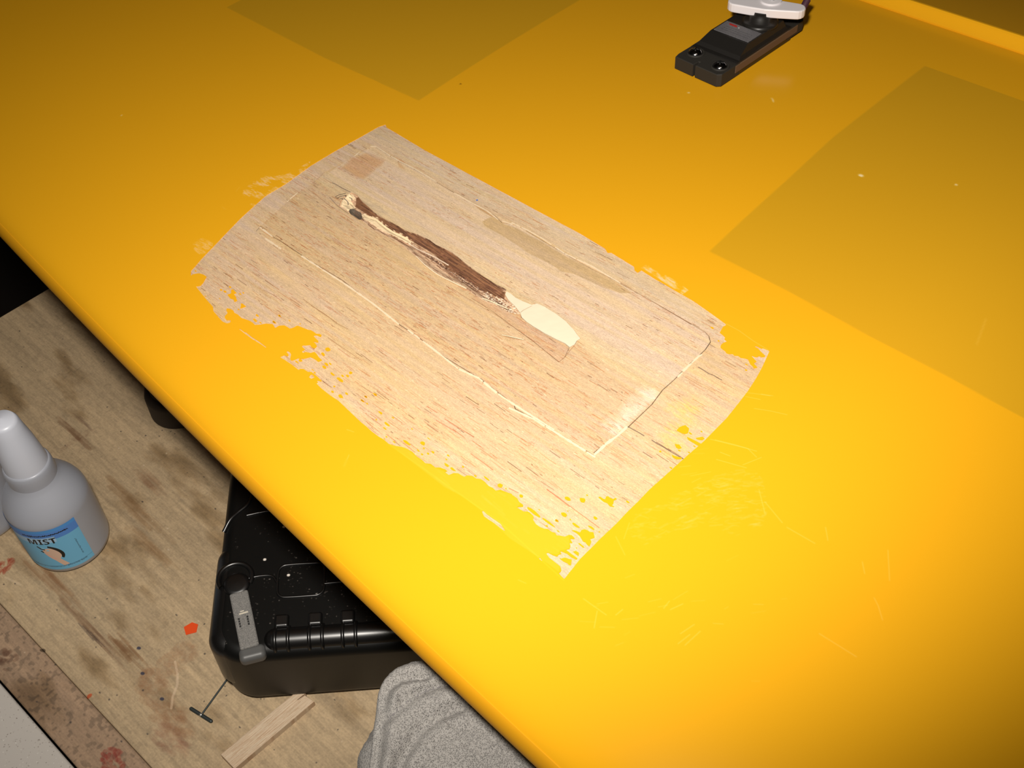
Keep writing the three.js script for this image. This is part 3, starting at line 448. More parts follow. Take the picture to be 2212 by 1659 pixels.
// scraps of covering still stuck to the wood
for (const p of flakes) { const x = p.map((q) => q[0]), w = p.map((q) => q[1]); mesh('film_flake', sheet({ x0: Math.min(...x) - 0.5, w0: Math.min(...w) - 0.5, x1: Math.max(...x) + 0.5, w1: Math.max(...w) + 0.5, cell: 0.12, lift: 0.16, deep: 0.16, uv: filmFine.uv, draw: (c, on, off) => { c.fillStyle = off; c.fillRect(-200, -200, 400, 400); c.fillStyle = on; poly(c, p); c.fill(); } }), filmPlain, wing); }
{
  const m = mesh('film_crumbs', mergeGeometries(crumbs.map(([x, w, l, b], k) => {
    const n = 12, P = [], I = []; for (let i = 0; i < n; i++) { const t = i / n * Math.PI * 2, j = 0.72 + 0.5 * vnoise(i * 0.8 + k * 3.1, k, 2); const px = x + l * j * Math.cos(t), pw = w + b * j * Math.sin(t) + 0.02 * l * Math.cos(t); P.push(px * MM, (topH(px, pw) + 0.15) * MM, -pw * MM); }
    for (let i = 0; i < n; i++) { P.push(P[i * 3], P[i * 3 + 1] - 0.15 * MM, P[i * 3 + 2]); const j = (i + 1) % n; I.push(i, i + n, j, j, i + n, j + n); if (i > 0 && i < n - 1) I.push(0, i, i + 1); }
    const g = new THREE.BufferGeometry(); g.setAttribute('position', new THREE.Float32BufferAttribute(P, 3)); g.setIndex(I); const q = g.toNonIndexed(); q.computeVertexNormals(); return q;
  })), filmPlain, wing); m.userData.kind = 'stuff';
}
{ // underside, end ribs and the rear face at the hinge
  const P = [], I = [], xs = []; for (let x = -700; x <= 350; x += 25) xs.push(x); const n = 30;
  const prof = (x, f) => Array.from({ length: n + 1 }, (_, k) => { const a = noseW(x), w = a + (HINGE - a) * Math.pow(k / n, 2.2); return [x, f(w - a), w]; });
  xs.forEach((x) => prof(x, lowAt).forEach((p) => P.push(p[0] * MM, p[1] * MM, -p[2] * MM)));
  for (let i = 0; i < xs.length - 1; i++) for (let k = 0; k < n; k++) { const a = i * (n + 1) + k, b = a + n + 1; I.push(a, a + 1, b, b, a + 1, b + 1); }
  const g = new THREE.BufferGeometry(); g.setAttribute('position', new THREE.Float32BufferAttribute(P, 3)); g.setIndex(I); g.computeVertexNormals();
  mesh('lower_covering', g, filmPlain, wing);
  const Q = [], J = [];
  for (const x of [-700, 350]) { const t = prof(x, topAt), l = prof(x, lowAt), b = Q.length / 3; for (let k = 0; k <= n; k++) Q.push(x * MM, t[k][1] * MM, -t[k][2] * MM, x * MM, l[k][1] * MM, -l[k][2] * MM); for (let k = 0; k < n; k++) { const a = b + k * 2; J.push(a, a + 1, a + 2, a + 2, a + 1, a + 3); } }
  const b = Q.length / 3; for (const x of [-700, 350]) { const a = noseW(x); Q.push(x * MM, topAt(HINGE - a) * MM, -HINGE * MM, x * MM, lowAt(HINGE - a) * MM, -HINGE * MM); } J.push(b, b + 1, b + 2, b + 2, b + 1, b + 3);
  const e = new THREE.BufferGeometry(); e.setAttribute('position', new THREE.Float32BufferAttribute(Q, 3)); e.setIndex(J); e.computeVertexNormals();
  mesh('rear_spar', e, filmPlain, wing);
}
{ // overlap of the upper and lower covering round the leading edge
  const prof = []; for (const s of [2.6, 1.5, 0.7, 0.2]) prof.push([s, topAt(s), 1]); prof.push([0, H0, 0]); for (const s of [0.2, 0.7, 1.6]) prof.push([s, lowAt(s), -1]);
  const P = [], I = [], n = prof.length + 1, xs = []; for (let x = -700; x <= 350; x += 10) xs.push(x);
  xs.forEach((x, i) => { const a = noseW(x), lf = 0.42; prof.forEach(([s, h, sg], k) => { const nn = sg === 0 ? new THREE.Vector3(0, 0, 1) : normalAt(x, a + s, sg > 0 ? topAt : lowAt, sg); if (k === 0) P.push(x * MM, (h + 0.1) * MM, -(a + s + 0.05) * MM); P.push(x * MM + nn.x * lf * MM, (h + nn.y * lf) * MM, -(a + s) * MM + nn.z * lf * MM); }); });
  for (let i = 0; i < xs.length - 1; i++) for (let k = 0; k < n - 1; k++) { const a = i * n + k, b = a + n; I.push(a, a + 1, b, b, a + 1, b + 1); }
  const g = new THREE.BufferGeometry(); g.setAttribute('position', new THREE.Float32BufferAttribute(P, 3)); g.setIndex(I); g.computeVertexNormals();
  mesh('edge_seam', g, phys({ color: lin(0.66, 0.305, 0.009), roughness: 0.5, specularIntensity: 0.15 }), wing);
}
// bare wood
const clear = (c, off) => { c.fillStyle = off; c.fillRect(-300, -300, 600, 600); }, fill = (c, p, s) => { c.fillStyle = s; poly(c, p); c.fill(); };
const W = { x0: -112, w0: -62, x1: 110, w1: 58, cell: 0.2, uv: balsa.uv };
mesh('balsa_sheeting', sheet({ ...W, lift: 0, deep: 1.5, draw: (c, on, off) => { clear(c, off); c.fillStyle = on; c.fillRect(-108, -60, 212, 116); fill(c, grow(inlay, 0.16), off); } }), balsaMat, wing);
mesh('balsa_inlay', sheet({ ...W, lift: 0.02, deep: 1.5, draw: (c, on, off) => { clear(c, off); fill(c, grow(inlay, -0.13), on); for (const p of [gash, filler, plug]) fill(c, grow(p, 0.1), off); } }), balsaMat, wing);
mesh('balsa_plug', sheet({ ...W, lift: -0.04, deep: 1.5, draw: (c, on, off) => { clear(c, off); fill(c, grow(plug, -0.08), on); fill(c, grow(filler, 0.1), off); fill(c, grow(gash, 0.05), off); } }), balsaMat, wing);
mesh('wood_under_joints', sheet({ ...W, cell: 0.5, lift: -1.3, deep: 0.3, draw: (c, on, off) => { clear(c, off); c.fillStyle = on; c.fillRect(-108, -60, 212, 116); fill(c, grow(gash, -0.4), off); } }), std({ color: lin(0.09, 0.055, 0.03), roughness: 0.9 }), wing, 'dark wood seen through the joints');
function edgeDist(pts, x, w) { let d = 1e9; for (let i = 0; i < pts.length; i++) { const a = pts[i], b = pts[(i + 1) % pts.length], vx = b[0] - a[0], vw = b[1] - a[1], t = clamp(((x - a[0]) * vx + (w - a[1]) * vw) / (vx * vx + vw * vw || 1), 0, 1); d = Math.min(d, Math.hypot(x - a[0] - vx * t, w - a[1] - vw * t)); } return d; }
function inside(pts, x, w) { let r = false; for (let i = 0, j = pts.length - 1; i < pts.length; j = i++) { const a = pts[i], b = pts[j]; if (a[1] > w !== b[1] > w && x < (b[0] - a[0]) * (w - a[1]) / (b[1] - a[1]) + a[0]) r = !r; } return r; }
{
  const depth = (x, w) => {
    const inn = inside(gash, x, w), e = edgeDist(gash, x, w); if (!inn) return 0.6;
    let d = 0.35 + 1.2 * smooth(0, 2.6, e) + 0.45 * (fbm(x * 0.5, w * 2.4, 5) - 0.5);
    if (inside(foam, x, w)) d -= 0.7 * smooth(0, 0.8, edgeDist(foam, x, w)); if (inside(foam2, x, w)) d -= 0.8 * smooth(0, 0.8, edgeDist(foam2, x, w)); if (inside(hollow, x, w)) d += 3.5 * smooth(0, 0.7, edgeDist(hollow, x, w));
    return d;
  };
  const g = sheet({ x0: -84, w0: -2, x1: 24, w1: 18, cell: 0.25, block: 1, lift: 0, deep: 0.5, uv: (x, w) => { const q = depth(x, w); return balsa.uv(x + 0.85 * q, w - 0.55 * q); }, height: (x, w) => topH(x, w) - depth(x, w), draw: (c, on, off) => { clear(c, off); fill(c, grow(gash, 0.9), on); } });
  g.computeVertexNormals(); mesh('torn_gash', g, balsaMat, wing, 'splintered brown hollow torn along the middle of the inlay');
}
const creamMat = std({ color: lin(0.70, 0.55, 0.37), roughness: 0.75 }), fillerMat = std({ color: lin(0.70, 0.585, 0.43), roughness: 0.7 });
{
  const g = sheet({ x0: 5, w0: 2, x1: 45, w1: 19, cell: 0.15, block: 4, lift: 0.16, deep: 1.6, uv: balsa.uv, height: (x, w) => topH(x, w) + 0.25 * (fbm(x * 0.25, w * 0.25, 8) - 0.5), draw: (c, on, off) => { clear(c, off); fill(c, filler, on); c.strokeStyle = off; c.lineWidth = 0.28; line(c, fillerCrack); c.stroke(); } });
  g.computeVertexNormals(); mesh('filler_block', g, fillerMat, wing, 'smooth cream white wedge set into the gash');
}
for (const group of [mortarBottom, mortarRight, mortarTop, mortarLeft]) for (const p of group) {
  const x = p.map((q) => q[0]), w = p.map((q) => q[1]), wide = group === mortarBottom ? 0.6 : group === mortarRight ? 0.75 : 0.42;
  mesh('joint_filler', sheet({ x0: Math.min(...x) - 1.5, w0: Math.min(...w) - 1.5, x1: Math.max(...x) + 1.5, w1: Math.max(...w) + 1.5, cell: 0.15, block: 1, lift: 0.10, deep: 0.5, uv: balsa.uv, draw: (c, on, off) => {
    clear(c, off); c.strokeStyle = on; c.lineCap = 'round';
    for (let i = 0; i < p.length - 1; i++) { const n = Math.ceil(Math.hypot(p[i + 1][0] - p[i][0], p[i + 1][1] - p[i][1])); for (let k = 0; k < n; k++) { const f = (t) => [p[i][0] + (p[i + 1][0] - p[i][0]) * t, p[i][1] + (p[i + 1][1] - p[i][1]) * t]; const q = vnoise(p[i][0] + k * 0.7, p[i][1], 4); if (q < 0.18) continue; c.lineWidth = wide * (0.45 + q); line(c, [f(k / n), f((k + 1) / n)]); c.stroke(); } }
  } }), creamMat, wing);
}
for (const p of splinters) mesh('splinter', tube(p.map(([x, w], i) => [x * MM, (topH(x, w) + (i % 2 ? 0.45 : 0.1)) * MM, -w * MM]), 0.26 * MM, 30, 6), creamMat, wing);
mesh('wood_shaving', tube(shaving.map(([x, w], i) => [x * MM, (topH(x, w) + [0.1, 0.8, 0.25][i]) * MM, -w * MM]), 0.17 * MM, 20, 6), creamMat, wing);
{ // aileron behind the hinge gap, drooping
  const sec = [[256.6, -27], [256.6, -22.6], [257.3, -21.6], [259.6, -17.9], [260.3, -17.3], [261.2, -17.4], [330, -41], [329.5, -42.5], [262, -30]].map(([w, h]) => [-w * MM, h * MM]);
  const sh = new THREE.Shape(sec.map(([z, y]) => new THREE.Vector2(z, y)));
  const g = new THREE.ExtrudeGeometry(sh, { depth: 1.04, bevelEnabled: false }); g.rotateY(-Math.PI / 2); // section z,y -> length along x
  const p = g.attributes.position; for (let i = 0; i < p.count; i++) { const X = p.getX(i), Z = p.getZ(i); p.setXYZ(i, X + 0.345, p.getY(i), Z); }
  g.computeVertexNormals(); mesh('aileron', g, filmPlain, wing);
}
// ------------------------------------------------------------------ the room, dim beyond the flash
const FLOOR = -0.76;
const roomMat = std({ color: lin(0.22, 0.20, 0.175), roughness: 0.95 }), floorMat = std({ color: lin(0.035, 0.026, 0.02), roughness: 0.9 });
function structure(name, w, h, d, x, y, z, mat) { const m = mesh(name, new THREE.BoxGeometry(w, h, d), mat, scene); m.position.set(x, y, z); m.userData.kind = 'structure'; return m; }
structure('floor', 3.4, 0.1, 3.4, 0, FLOOR - 0.05, -0.2, floorMat);
structure('ceiling', 3.4, 0.1, 3.4, 0, 1.75, -0.2, roomMat);
structure('wall_back', 3.4, 2.46, 0.1, 0, 0.47, -1.85, roomMat);
structure('wall_front', 3.4, 2.46, 0.1, 0, 0.47, 1.45, roomMat);
structure('wall_left', 0.1, 2.46, 3.2, -1.65, 0.47, -0.2, roomMat);
structure('wall_right', 0.1, 2.46, 3.2, 1.65, 0.47, -0.2, roomMat);
{
  const t = thing('added_fill_lamp', 'added unseen panel lamp on the ceiling giving dim fill light', 'lamp', [0.1, 1.70, 0.55]);  // panel lamp added out of view, only for a weak ambient fill
  const fr = mesh('fill_lamp_frame', new RoundedBoxGeometry(0.66, 0.045, 0.36, 3, 0.01), std({ color: 0xdddddd, roughness: 0.5 }), t); fr.position.y = -0.0225;
  const gl = mesh('fill_lamp_panel', new THREE.BoxGeometry(0.6, 0.004, 0.3), std({ color: 0xffffff, emissive: 0xfff1dd, emissiveIntensity: 0.9 }), t); gl.position.y = -0.047;
  const L = new THREE.RectAreaLight(0xfff1dd, 1.6, 0.6, 0.3); L.name = 'added_fill_light'; L.position.set(0.1, 1.648, 0.55); L.lookAt(0.1, 0, 0.55); scene.add(L);
}

// ------------------------------------------------------------------ workbench: e runs along its front edge, f goes in from it
const BT = Math.atan2(0.632, 0.775), benchAt = (e, f) => [(0.775 * e + 0.632 * f) * MM, (0.632 * e - 0.775 * f) * MM];
const bw = canvas(2048, 1024);
{
  const ctx = bw.getContext('2d'); ctx.setTransform(4, 0, 0, -4, 2000, 1024); // 0.25 mm: e from -500 to 12, f from 0 to 256
  ctx.fillStyle = css(0.445, 0.33, 0.195); ctx.fillRect(-510, -5, 530, 270);
  ctx.fillStyle = css(0.325, 0.215, 0.135); ctx.fillRect(-510, -5, 530, 28.6);
  const im = ctx.getImageData(0, 0, 2048, 1024), d = im.data;
  for (let j = 0; j < 1024; j++) for (let i = 0; i < 2048; i++) {
    const e = -500 + i / 4, f = (1024 - j) / 4, k = (j * 2048 + i) * 4, strip = f < 23.6;
    const g = 1 + 0.16 * (fbm(e * 0.012, f * 0.16, 3) - 0.5) + 0.10 * (vnoise(e * 0.035, f * 0.6, 5) - 0.5) + 0.10 * (vnoise(e * 0.25, f * 2.5, 6) - 0.5) + 0.10 * (vnoise(e * 1.9, f * 1.9, 7) - 0.5);
    const dirt = smooth(0.52, 0.78, fbm(e * 0.03, f * 0.07, 13)) * 0.32, dots = strip ? 0.16 * smooth(0.62, 0.8, vnoise(e * 0.7, f * 0.7, 15)) : 0.05 * smooth(0.7, 0.85, vnoise(e * 0.6, f * 0.6, 16));
    const q = g * (1 - dirt * 0.75 - dots); d[k] *= q; d[k + 1] *= q * (1 - dirt * 0.16); d[k + 2] *= q * (1 - dirt * 0.45);
  }
  ctx.putImageData(im, 0, 0); ctx.lineCap = 'round';
  const blot = (e, f, a, b, t, col, n = 30) => { for (let i = 0; i < n; i++) { ctx.fillStyle = col; ctx.beginPath(); const q = rnd() * 6.3, s = Math.sqrt(rnd()) * 1.15; ctx.ellipse(e + a * s * Math.cos(q), f + b * s * Math.sin(q), Math.min(a * rr(0.1, 0.45), 3.4), Math.min(b * rr(0.1, 0.45), 2.2), t + rr(-0.5, 0.5), 0, 7); ctx.fill(); } };
  const streak = (e, f, l, w, col, n = 14) => { for (let i = 0; i < n; i++) { ctx.strokeStyle = col; ctx.lineWidth = w * rr(0.3, 1); const a = e + rr(0, l * 0.5), q = f + rr(-w, w); line(ctx, [[a, q], [a + l * rr(0.2, 0.5), q + rr(-0.5, 0.5)]]); ctx.stroke(); } };
  blot(-344, 34.8, 3, 4.5, 0.4, 'rgba(135,25,8,0.28)', 26); blot(-225, 14.6, 5.5, 4.2, 0.2, 'rgba(120,20,14,0.24)', 30); blot(-300, 9.8, 5, 4, 0.2, 'rgba(70,40,25,0.2)', 24);
  streak(-310, 44, 62, 1.6, 'rgba(96,62,36,0.13)', 26); streak(-292, 42.6, 26, 0.6, 'rgba(50,40,36,0.35)', 6); streak(-276, 49, 34, 2.2, 'rgba(110,72,40,0.22)', 16); streak(-352, 46, 60, 2.5, 'rgba(120,80,50,0.16)', 18);
  blot(-241, 48, 7, 5, 0.3, 'rgba(116,66,30,0.06)', 60); blot(-226, 43, 16, 5, 0.1, 'rgba(116,70,36,0.06)', 90); blot(-243, 62, 6, 8, 0.1, 'rgba(120,75,40,0.055)', 60); blot(-215, 36, 10, 4, 0.2, 'rgba(112,60,30,0.055)', 60);
  streak(-402, 113, 26, 1.0, 'rgba(70,50,34,0.11)', 10); streak(-405, 105, 40, 2, 'rgba(100,70,44,0.16)', 14); blot(-384, 104, 2.2, 9, 0.15, 'rgba(90,58,34,0.06)', 30); streak(-345, 113, 30, 3, 'rgba(100,62,36,0.08)', 18); streak(-352, 98, 64, 3, 'rgba(104,66,40,0.09)', 20); streak(-318, 90, 40, 3, 'rgba(104,66,40,0.09)', 16);
  ctx.strokeStyle = 'rgba(225,200,170,0.45)'; ctx.lineWidth = 1.1; line(ctx, [[-241.7, 59.9], [-236, 57], [-231.9, 53.7], [-229, 49], [-225.1, 45.3]]); ctx.stroke(); ctx.strokeStyle = 'rgba(225,200,170,0.3)'; line(ctx, [[-338, 33], [-329, 35.5]]); ctx.stroke();
  for (let i = 0; i < 150; i++) { const e = rr(-495, -150), f = rr(4, 150); ctx.fillStyle = rnd() < 0.7 ? 'rgba(40,36,36,0.6)' : 'rgba(215,195,170,0.5)'; ctx.beginPath(); ctx.ellipse(e, f, rr(0.2, 0.7), rr(0.2, 0.5), 0, 0, 7); ctx.fill(); }
  for (const [e, f] of [[-259.6, 53.1], [-248.1, 46.8], [-231.7, 45.2]]) { ctx.fillStyle = 'rgba(34,36,60,0.75)'; ctx.beginPath(); ctx.ellipse(e, f, 1, 0.7, 0.4, 0, 7); ctx.fill(); }
  ctx.fillStyle = 'rgba(180,60,20,0.7)'; ctx.beginPath(); ctx.ellipse(-257, 24.8, 0.9, 1.3, 0, 0, 7); ctx.fill();
  ctx.fillStyle = 'rgba(60,46,30,0.7)'; ctx.beginPath(); ctx.ellipse(-291.6, 23.5, 1.4, 0.8, 0.4, 0, 7); ctx.fill();
}
const bwTex = tex(bw); bwTex.wrapS = bwTex.wrapT = THREE.MirroredRepeatWrapping;
const benchMat = std({ map: bwTex, roughness: 0.75 });
{
  const t = thing('workbench', 'stained pale wooden workbench with a darker strip along its front edge', 'workbench', [0, 0, 0], -BT);
  const plank = (name, e0, e1, f0, f1, y0, y1, mat, label) => { const g = new RoundedBoxGeometry((e1 - e0) * MM, (y1 - y0) * MM, (f1 - f0) * MM, 3, 0.9 * MM); g.translate((e0 + e1) / 2 * MM, (y0 + y1) / 2 * MM, -(f0 + f1) / 2 * MM); planarUV(g, 0.512, -0.256, -0.5, 0); mesh(name, g, mat, t, label); };
  plank('bench_board', -496, 420, 23.7, 330, -28, 0, benchMat, 'wide pale worktop board');
  plank('bench_board', -496, 420, 3, 23.6, -28, 0, benchMat, 'narrow darker board along the front edge');
  const raw = std({ color: lin(0.3, 0.2, 0.11), roughness: 0.85 });
  for (const [e, f] of [[-450, 50], [380, 50], [-450, 290], [380, 290]]) { const g = new RoundedBoxGeometry(0.06, -FLOOR - 0.028, 0.06, 2, 0.003); g.translate(e * MM, (FLOOR - 0.028) / 2, -f * MM); mesh('leg', g, raw, t); }
}
{
  const c = canvas(1024, 1024), x = c.getContext('2d'); x.fillStyle = css(0.50, 0.47, 0.43); x.fillRect(0, 0, 1024, 1024);
  for (let i = 0; i < 5200; i++) { x.fillStyle = rnd() < 0.72 ? `rgba(70,58,48,${rr(0.15, 0.6)})` : 'rgba(235,232,225,0.5)'; x.beginPath(); x.ellipse(rr(0, 1024), rr(0, 1024), rr(0.5, 2.3), rr(0.5, 1.6), rr(0, 3), 0, 7); x.fill(); }
  x.fillStyle = css(0.36, 0.26, 0.18); x.fillRect(505, 40, 9, 7); // litter
  const t = thing('side_table', 'white speckled table top pushed against the bench front edge', 'table', [0, 0, 0], -BT);
  const g = new RoundedBoxGeometry(0.62, 0.02, 0.30, 3, 0.0012); g.translate(-0.25, -0.0120, 0.1478); planarUV(g, 0.16, 0.16, -0.34, 0.0);
  const tx = tex(c); tx.wrapS = tx.wrapT = THREE.RepeatWrapping; mesh('table_top', g, std({ map: tx, roughness: 0.6 }), t);
  for (const [e, z] of [[-0.52, 0.03], [0.02, 0.03], [-0.52, 0.27], [0.02, 0.27]]) { const l = new RoundedBoxGeometry(0.03, -FLOOR - 0.022, 0.03, 2, 0.002); l.translate(e, (FLOOR - 0.022) / 2, z); mesh('leg', l, std({ color: 0x777777, roughness: 0.5 }), t); }
}

// ------------------------------------------------------------------ small things on the bench
const milky = phys({ color: lin(0.56, 0.585, 0.66), roughness: 0.45, transmission: 0.38, thickness: 0, clearcoat: 0.35, clearcoatRoughness: 0.25 });
const capMat = phys({ color: lin(0.68, 0.71, 0.80), roughness: 0.4, transmission: 0.15, thickness: 0, clearcoat: 0.3, clearcoatRoughness: 0.3 });
const liquidMat = phys({ color: lin(0.25, 0.23, 0.21), roughness: 0.3, transmission: 0.2, thickness: 0 });
{
  const t = thing('spray_bottle', 'small milky mist spray bottle with a blue label', 'spray bottle', [-0.2158, 0, -0.2606]);
  mesh('bottle_body', lathe([[0.0, 0.3], [15.05, 0.3], [16.86, 0.9], [18.7, 2.6], [19.1, 5.5], [19.1, 38.5], [18.7, 41.5], [17.6, 44.8], [15.9, 48.2], [13.8, 51.6], [12.0, 54.2], [11.0, 56.2], [10.4, 58.2]]), milky, t);
  mesh('liquid', lathe([[0.0, 1.2], [15.48, 1.2], [17.54, 4], [17.89, 6], [17.89, 13.5], [0.0, 13.5]]), liquidMat, t, 'clear liquid standing in the bottom');
  mesh('neck_collar', lathe([[10.3, 56.6], [10.7, 57.4], [10.7, 63.0], [10.4, 65.4], [9.8, 66.4], [8.8, 66.6]]), milky, t);
  mesh('sprayer_cap', lathe([[8.6, 64.5], [9.4, 65], [9.5, 66.5], [9.1, 72], [8.2, 82], [7.0, 90], [6.4, 95], [5.2, 97.2], [0, 97.8]]), capMat, t);
  const c = canvas(1310, 960), x = c.getContext('2d');
  x.fillStyle = '#6fb7de'; x.fillRect(0, 0, 1310, 960); x.fillStyle = '#4f86d2'; x.fillRect(0, 0, 1310, 225);
  x.fillStyle = '#4a92d8'; x.fillRect(0, 0, 1310, 62);
  x.fillStyle = '#0c1016'; x.font = 'italic bold 86px serif'; x.save(); x.translate(520, 128); x.scale(1, 0.8);
  x.strokeStyle = '#0c1016'; x.lineWidth = 13; x.lineCap = 'round'; for (let i = 0; i < 24; i++) { const px = i * 27; x.beginPath(); x.moveTo(px, 0); x.quadraticCurveTo(px + 8, -rr(20, 62), px + 17, rr(-16, 6)); x.lineTo(px + 25, rr(-10, 2)); x.stroke(); } x.restore();
  x.fillStyle = '#9fc4e2'; x.fillRect(0, 170, 960, 120);
  x.fillStyle = '#07090c'; x.font = 'bold 172px sans-serif'; x.save(); x.translate(545, 318); x.scale(1.02, 1); x.fillText('MIST', 0, 0); x.restore();
  // hand holding a sprayer, in black and skin tones
  x.fillStyle = '#d9b9a4'; x.beginPath(); x.moveTo(740, 430); x.bezierCurveTo(800, 400, 900, 440, 925, 540); x.bezierCurveTo(935, 620, 900, 660, 880, 690); x.lineTo(960, 850); x.lineTo(880, 880); x.lineTo(800, 720); x.bezierCurveTo(740, 640, 690, 540, 700, 460); x.fill();
  x.strokeStyle = '#e7a99c'; x.lineWidth = 16; x.beginPath(); x.moveTo(720, 520); x.quadraticCurveTo(760, 640, 830, 690); x.stroke();
  x.fillStyle = '#0a0b0d'; x.beginPath(); x.moveTo(800, 360); x.quadraticCurveTo(930, 420, 965, 560); x.quadraticCurveTo(975, 640, 930, 690); x.lineTo(908, 660); x.quadraticCurveTo(935, 600, 900, 520); x.quadraticCurveTo(860, 440, 790, 400); x.fill();
  x.lineWidth = 26; x.strokeStyle = '#15161a'; x.beginPath(); x.moveTo(650, 370); x.lineTo(690, 430); x.lineTo(740, 450); x.moveTo(672, 480); x.lineTo(700, 520); x.stroke();
  x.fillStyle = '#8ecbe8'; x.fillRect(700, 395, 40, 30); x.fillRect(755, 455, 38, 30);
  x.fillStyle = 'rgba(30,50,70,0.75)'; for (let i = 0; i < 22; i++) x.fillRect(1175 + rr(0, 10), 390 + i * 17, rr(8, 24), 9);
  for (let i = 0; i < 60; i++) x.fillRect(320 + i * 15, 868 + rr(0, 8), rr(4, 12), rr(14, 30));
  x.fillStyle = 'rgba(40,70,100,0.35)'; x.fillRect(0, 862, 1310, 8);
  const cen = 39.8 * Math.PI / 180, a0 = cen - 1.9, a1 = cen + 0.30;
  const g = new THREE.CylinderGeometry(0.01922, 0.01922, 0.0335, 60, 1, true, a0, a1 - a0); g.translate(0, 0.0222, 0);
  mesh('label', g, std({ map: tex(c), roughness: 0.5, side: THREE.DoubleSide }), t, 'blue printed label reading MIST');
}
{
  const t = thing('bottle', 'milky unlabelled bottle cut off by the left border behind the spray bottle', 'bottle', [-0.2632, 0, -0.2740]);
  mesh('bottle_body', lathe([[0, 0.3], [14, 0.3], [17.5, 1.2], [19.2, 4], [19.4, 8], [19.4, 46], [18, 51], [14, 56], [10.5, 58]]), milky, t);
  mesh('liquid', lathe([[0, 1], [15, 1], [18.6, 4.5], [18.8, 20], [0, 20]]), liquidMat, t);
  mesh('bottle_cap', lathe([[10.8, 56], [11, 57], [11, 70], [10, 71.5], [0, 72]]), capMat, t);
}
const blackMat = phys({ color: lin(0.0035, 0.0032, 0.003), roughness: 0.34, specularIntensity: 1, ior: 1.75 });
{
  const dust = canvas(1024, 768), x = dust.getContext('2d'); x.fillStyle = css(0.0035, 0.0032, 0.003); x.fillRect(0, 0, 1024, 768);
  for (let i = 0; i < 1500; i++) { const q = rnd(), a = Math.pow(rnd(), 2); x.fillStyle = `rgba(${150 + q * 80},${140 + q * 70},${130 + q * 70},${0.12 + a * 0.4})`; const px = rr(20, 700), pz = rr(300, 750); if (vnoise(px * 0.02, pz * 0.02, 3) < 0.4) continue; x.beginPath(); x.ellipse(px, pz, rr(0.6, 2.2), rr(0.6, 1.8), 0, 0, 7); x.fill(); }
  for (const [px, pz] of [[142, 57], [205, 5], [125, 182], [88, 100]]) { x.fillStyle = 'rgba(235,225,215,0.95)'; x.beginPath(); x.ellipse(px, 640 - pz, 3.6, 3.2, 0, 0, 7); x.fill(); }
  const turn = 0.115, t = thing('tool_case', 'black plastic tool case with grey latch lying under the wing edge', 'case', [-0.1184, 0, -0.1800], turn);
  // x to the right along the front, z towards the viewer; front left corner at the origin
  const g = slab({ a: 0.0939, c: 0.071, r: 0.015, y0: 0, y1: 0.046, eb: 0.008, et: 0.006, n: 12 }); g.translate(0.0912, 0, -0.071); planarUV(g, 0.2048, -0.1536, 0, 0); 
  const body = phys({ map: tex(dust), roughness: 0.42, specularIntensity: 0.6 }); mesh('case_body', g, body, t);
  const ridge = new THREE.CapsuleGeometry(0.0050, 0.125, 8, 32); ridge.rotateZ(Math.PI / 2); ridge.translate(0.087, 0.0440, -0.0075); const rg = mesh('hinge_barrel', ridge, blackMat, t);
  for (const hx of [0.0274, 0.0415, 0.0553]) for (const o of [-0.0027, 0.0027]) { const q = new THREE.TorusGeometry(0.0051, 0.0008, 10, 28); q.rotateY(Math.PI / 2); q.translate(hx + o, 0.0440, -0.0075); mesh('hinge_ring', q, blackMat, rg); }
  for (const hx of [0.0270, 0.0409, 0.0545]) { const q = new RoundedBoxGeometry(0.006, 0.003, 0.006, 3, 0.0012); q.translate(hx, 0.0468, -0.0145); mesh('hinge_tab', q, blackMat, t); }
  // raised outline of the panel on the lid, and the moulded line leading to it
  const rr2 = (x0, z0, x1, z1, r) => { const p = []; [[x1 - r, z1 - r, 0], [x0 + r, z1 - r, 1], [x0 + r, z0 + r, 2], [x1 - r, z0 + r, 3]].forEach(([cx, cz, k]) => { for (let i = 0; i <= 5; i++) { const a = (k + i / 5) * Math.PI / 2; p.push([cx + r * Math.cos(a), 0.0462, cz + r * Math.sin(a)]); } }); return p; };
  mesh('lid_panel_rim', tube(rr2(0.0240, -0.0420, 0.0440, -0.0262, 0.0036), 0.0006, 120, 8, true), blackMat, t);
  mesh('lid_rib', tube([[0.0115, 0.0462, -0.0366], [0.0165, 0.0462, -0.0374], [0.0215, 0.0462, -0.0368], [0.0240, 0.0462, -0.033]], 0.0006, 30), blackMat, t);
  mesh('lid_rib', tube([[0.0440, 0.0462, -0.0315], [0.06, 0.0462, -0.0322], [0.09, 0.0462, -0.033]], 0.0006, 30), blackMat, t);
  mesh('lid_rib', tube([[-0.0022, 0.0440, -0.0625], [0.0008, 0.0462, -0.0675], [0.0040, 0.0462, -0.0712], [0.0079, 0.0462, -0.0753], [0.0095, 0.0462, -0.0808], [0.0102, 0.0462, -0.092]], 0.0009, 40), blackMat, t);
  mesh('lid_rib', tube([[0.0080, 0.0462, -0.0692], [0.013, 0.0462, -0.0702], [0.0190, 0.0462, -0.0709], [0.028, 0.0462, -0.071]], 0.0008, 30), blackMat, t);
  // side housing with the latch
  const hs = slab({ a: 0.0100, c: 0.0270, r: 0.0090, y0: 0.010, y1: 0.0458, eb: 0.006, et: 0.006, n: 12 }); hs.translate(0.0058, 0, -0.0300); mesh('latch_housing', hs, blackMat, t);
  const ring = new THREE.TorusGeometry(0.0072, 0.0011, 10, 40, Math.PI * 1.35); ring.rotateX(-Math.PI / 2); ring.rotateY(-0.45); ring.translate(0.0056, 0.0462, -0.0372); mesh('latch_rim', ring, blackMat, t);
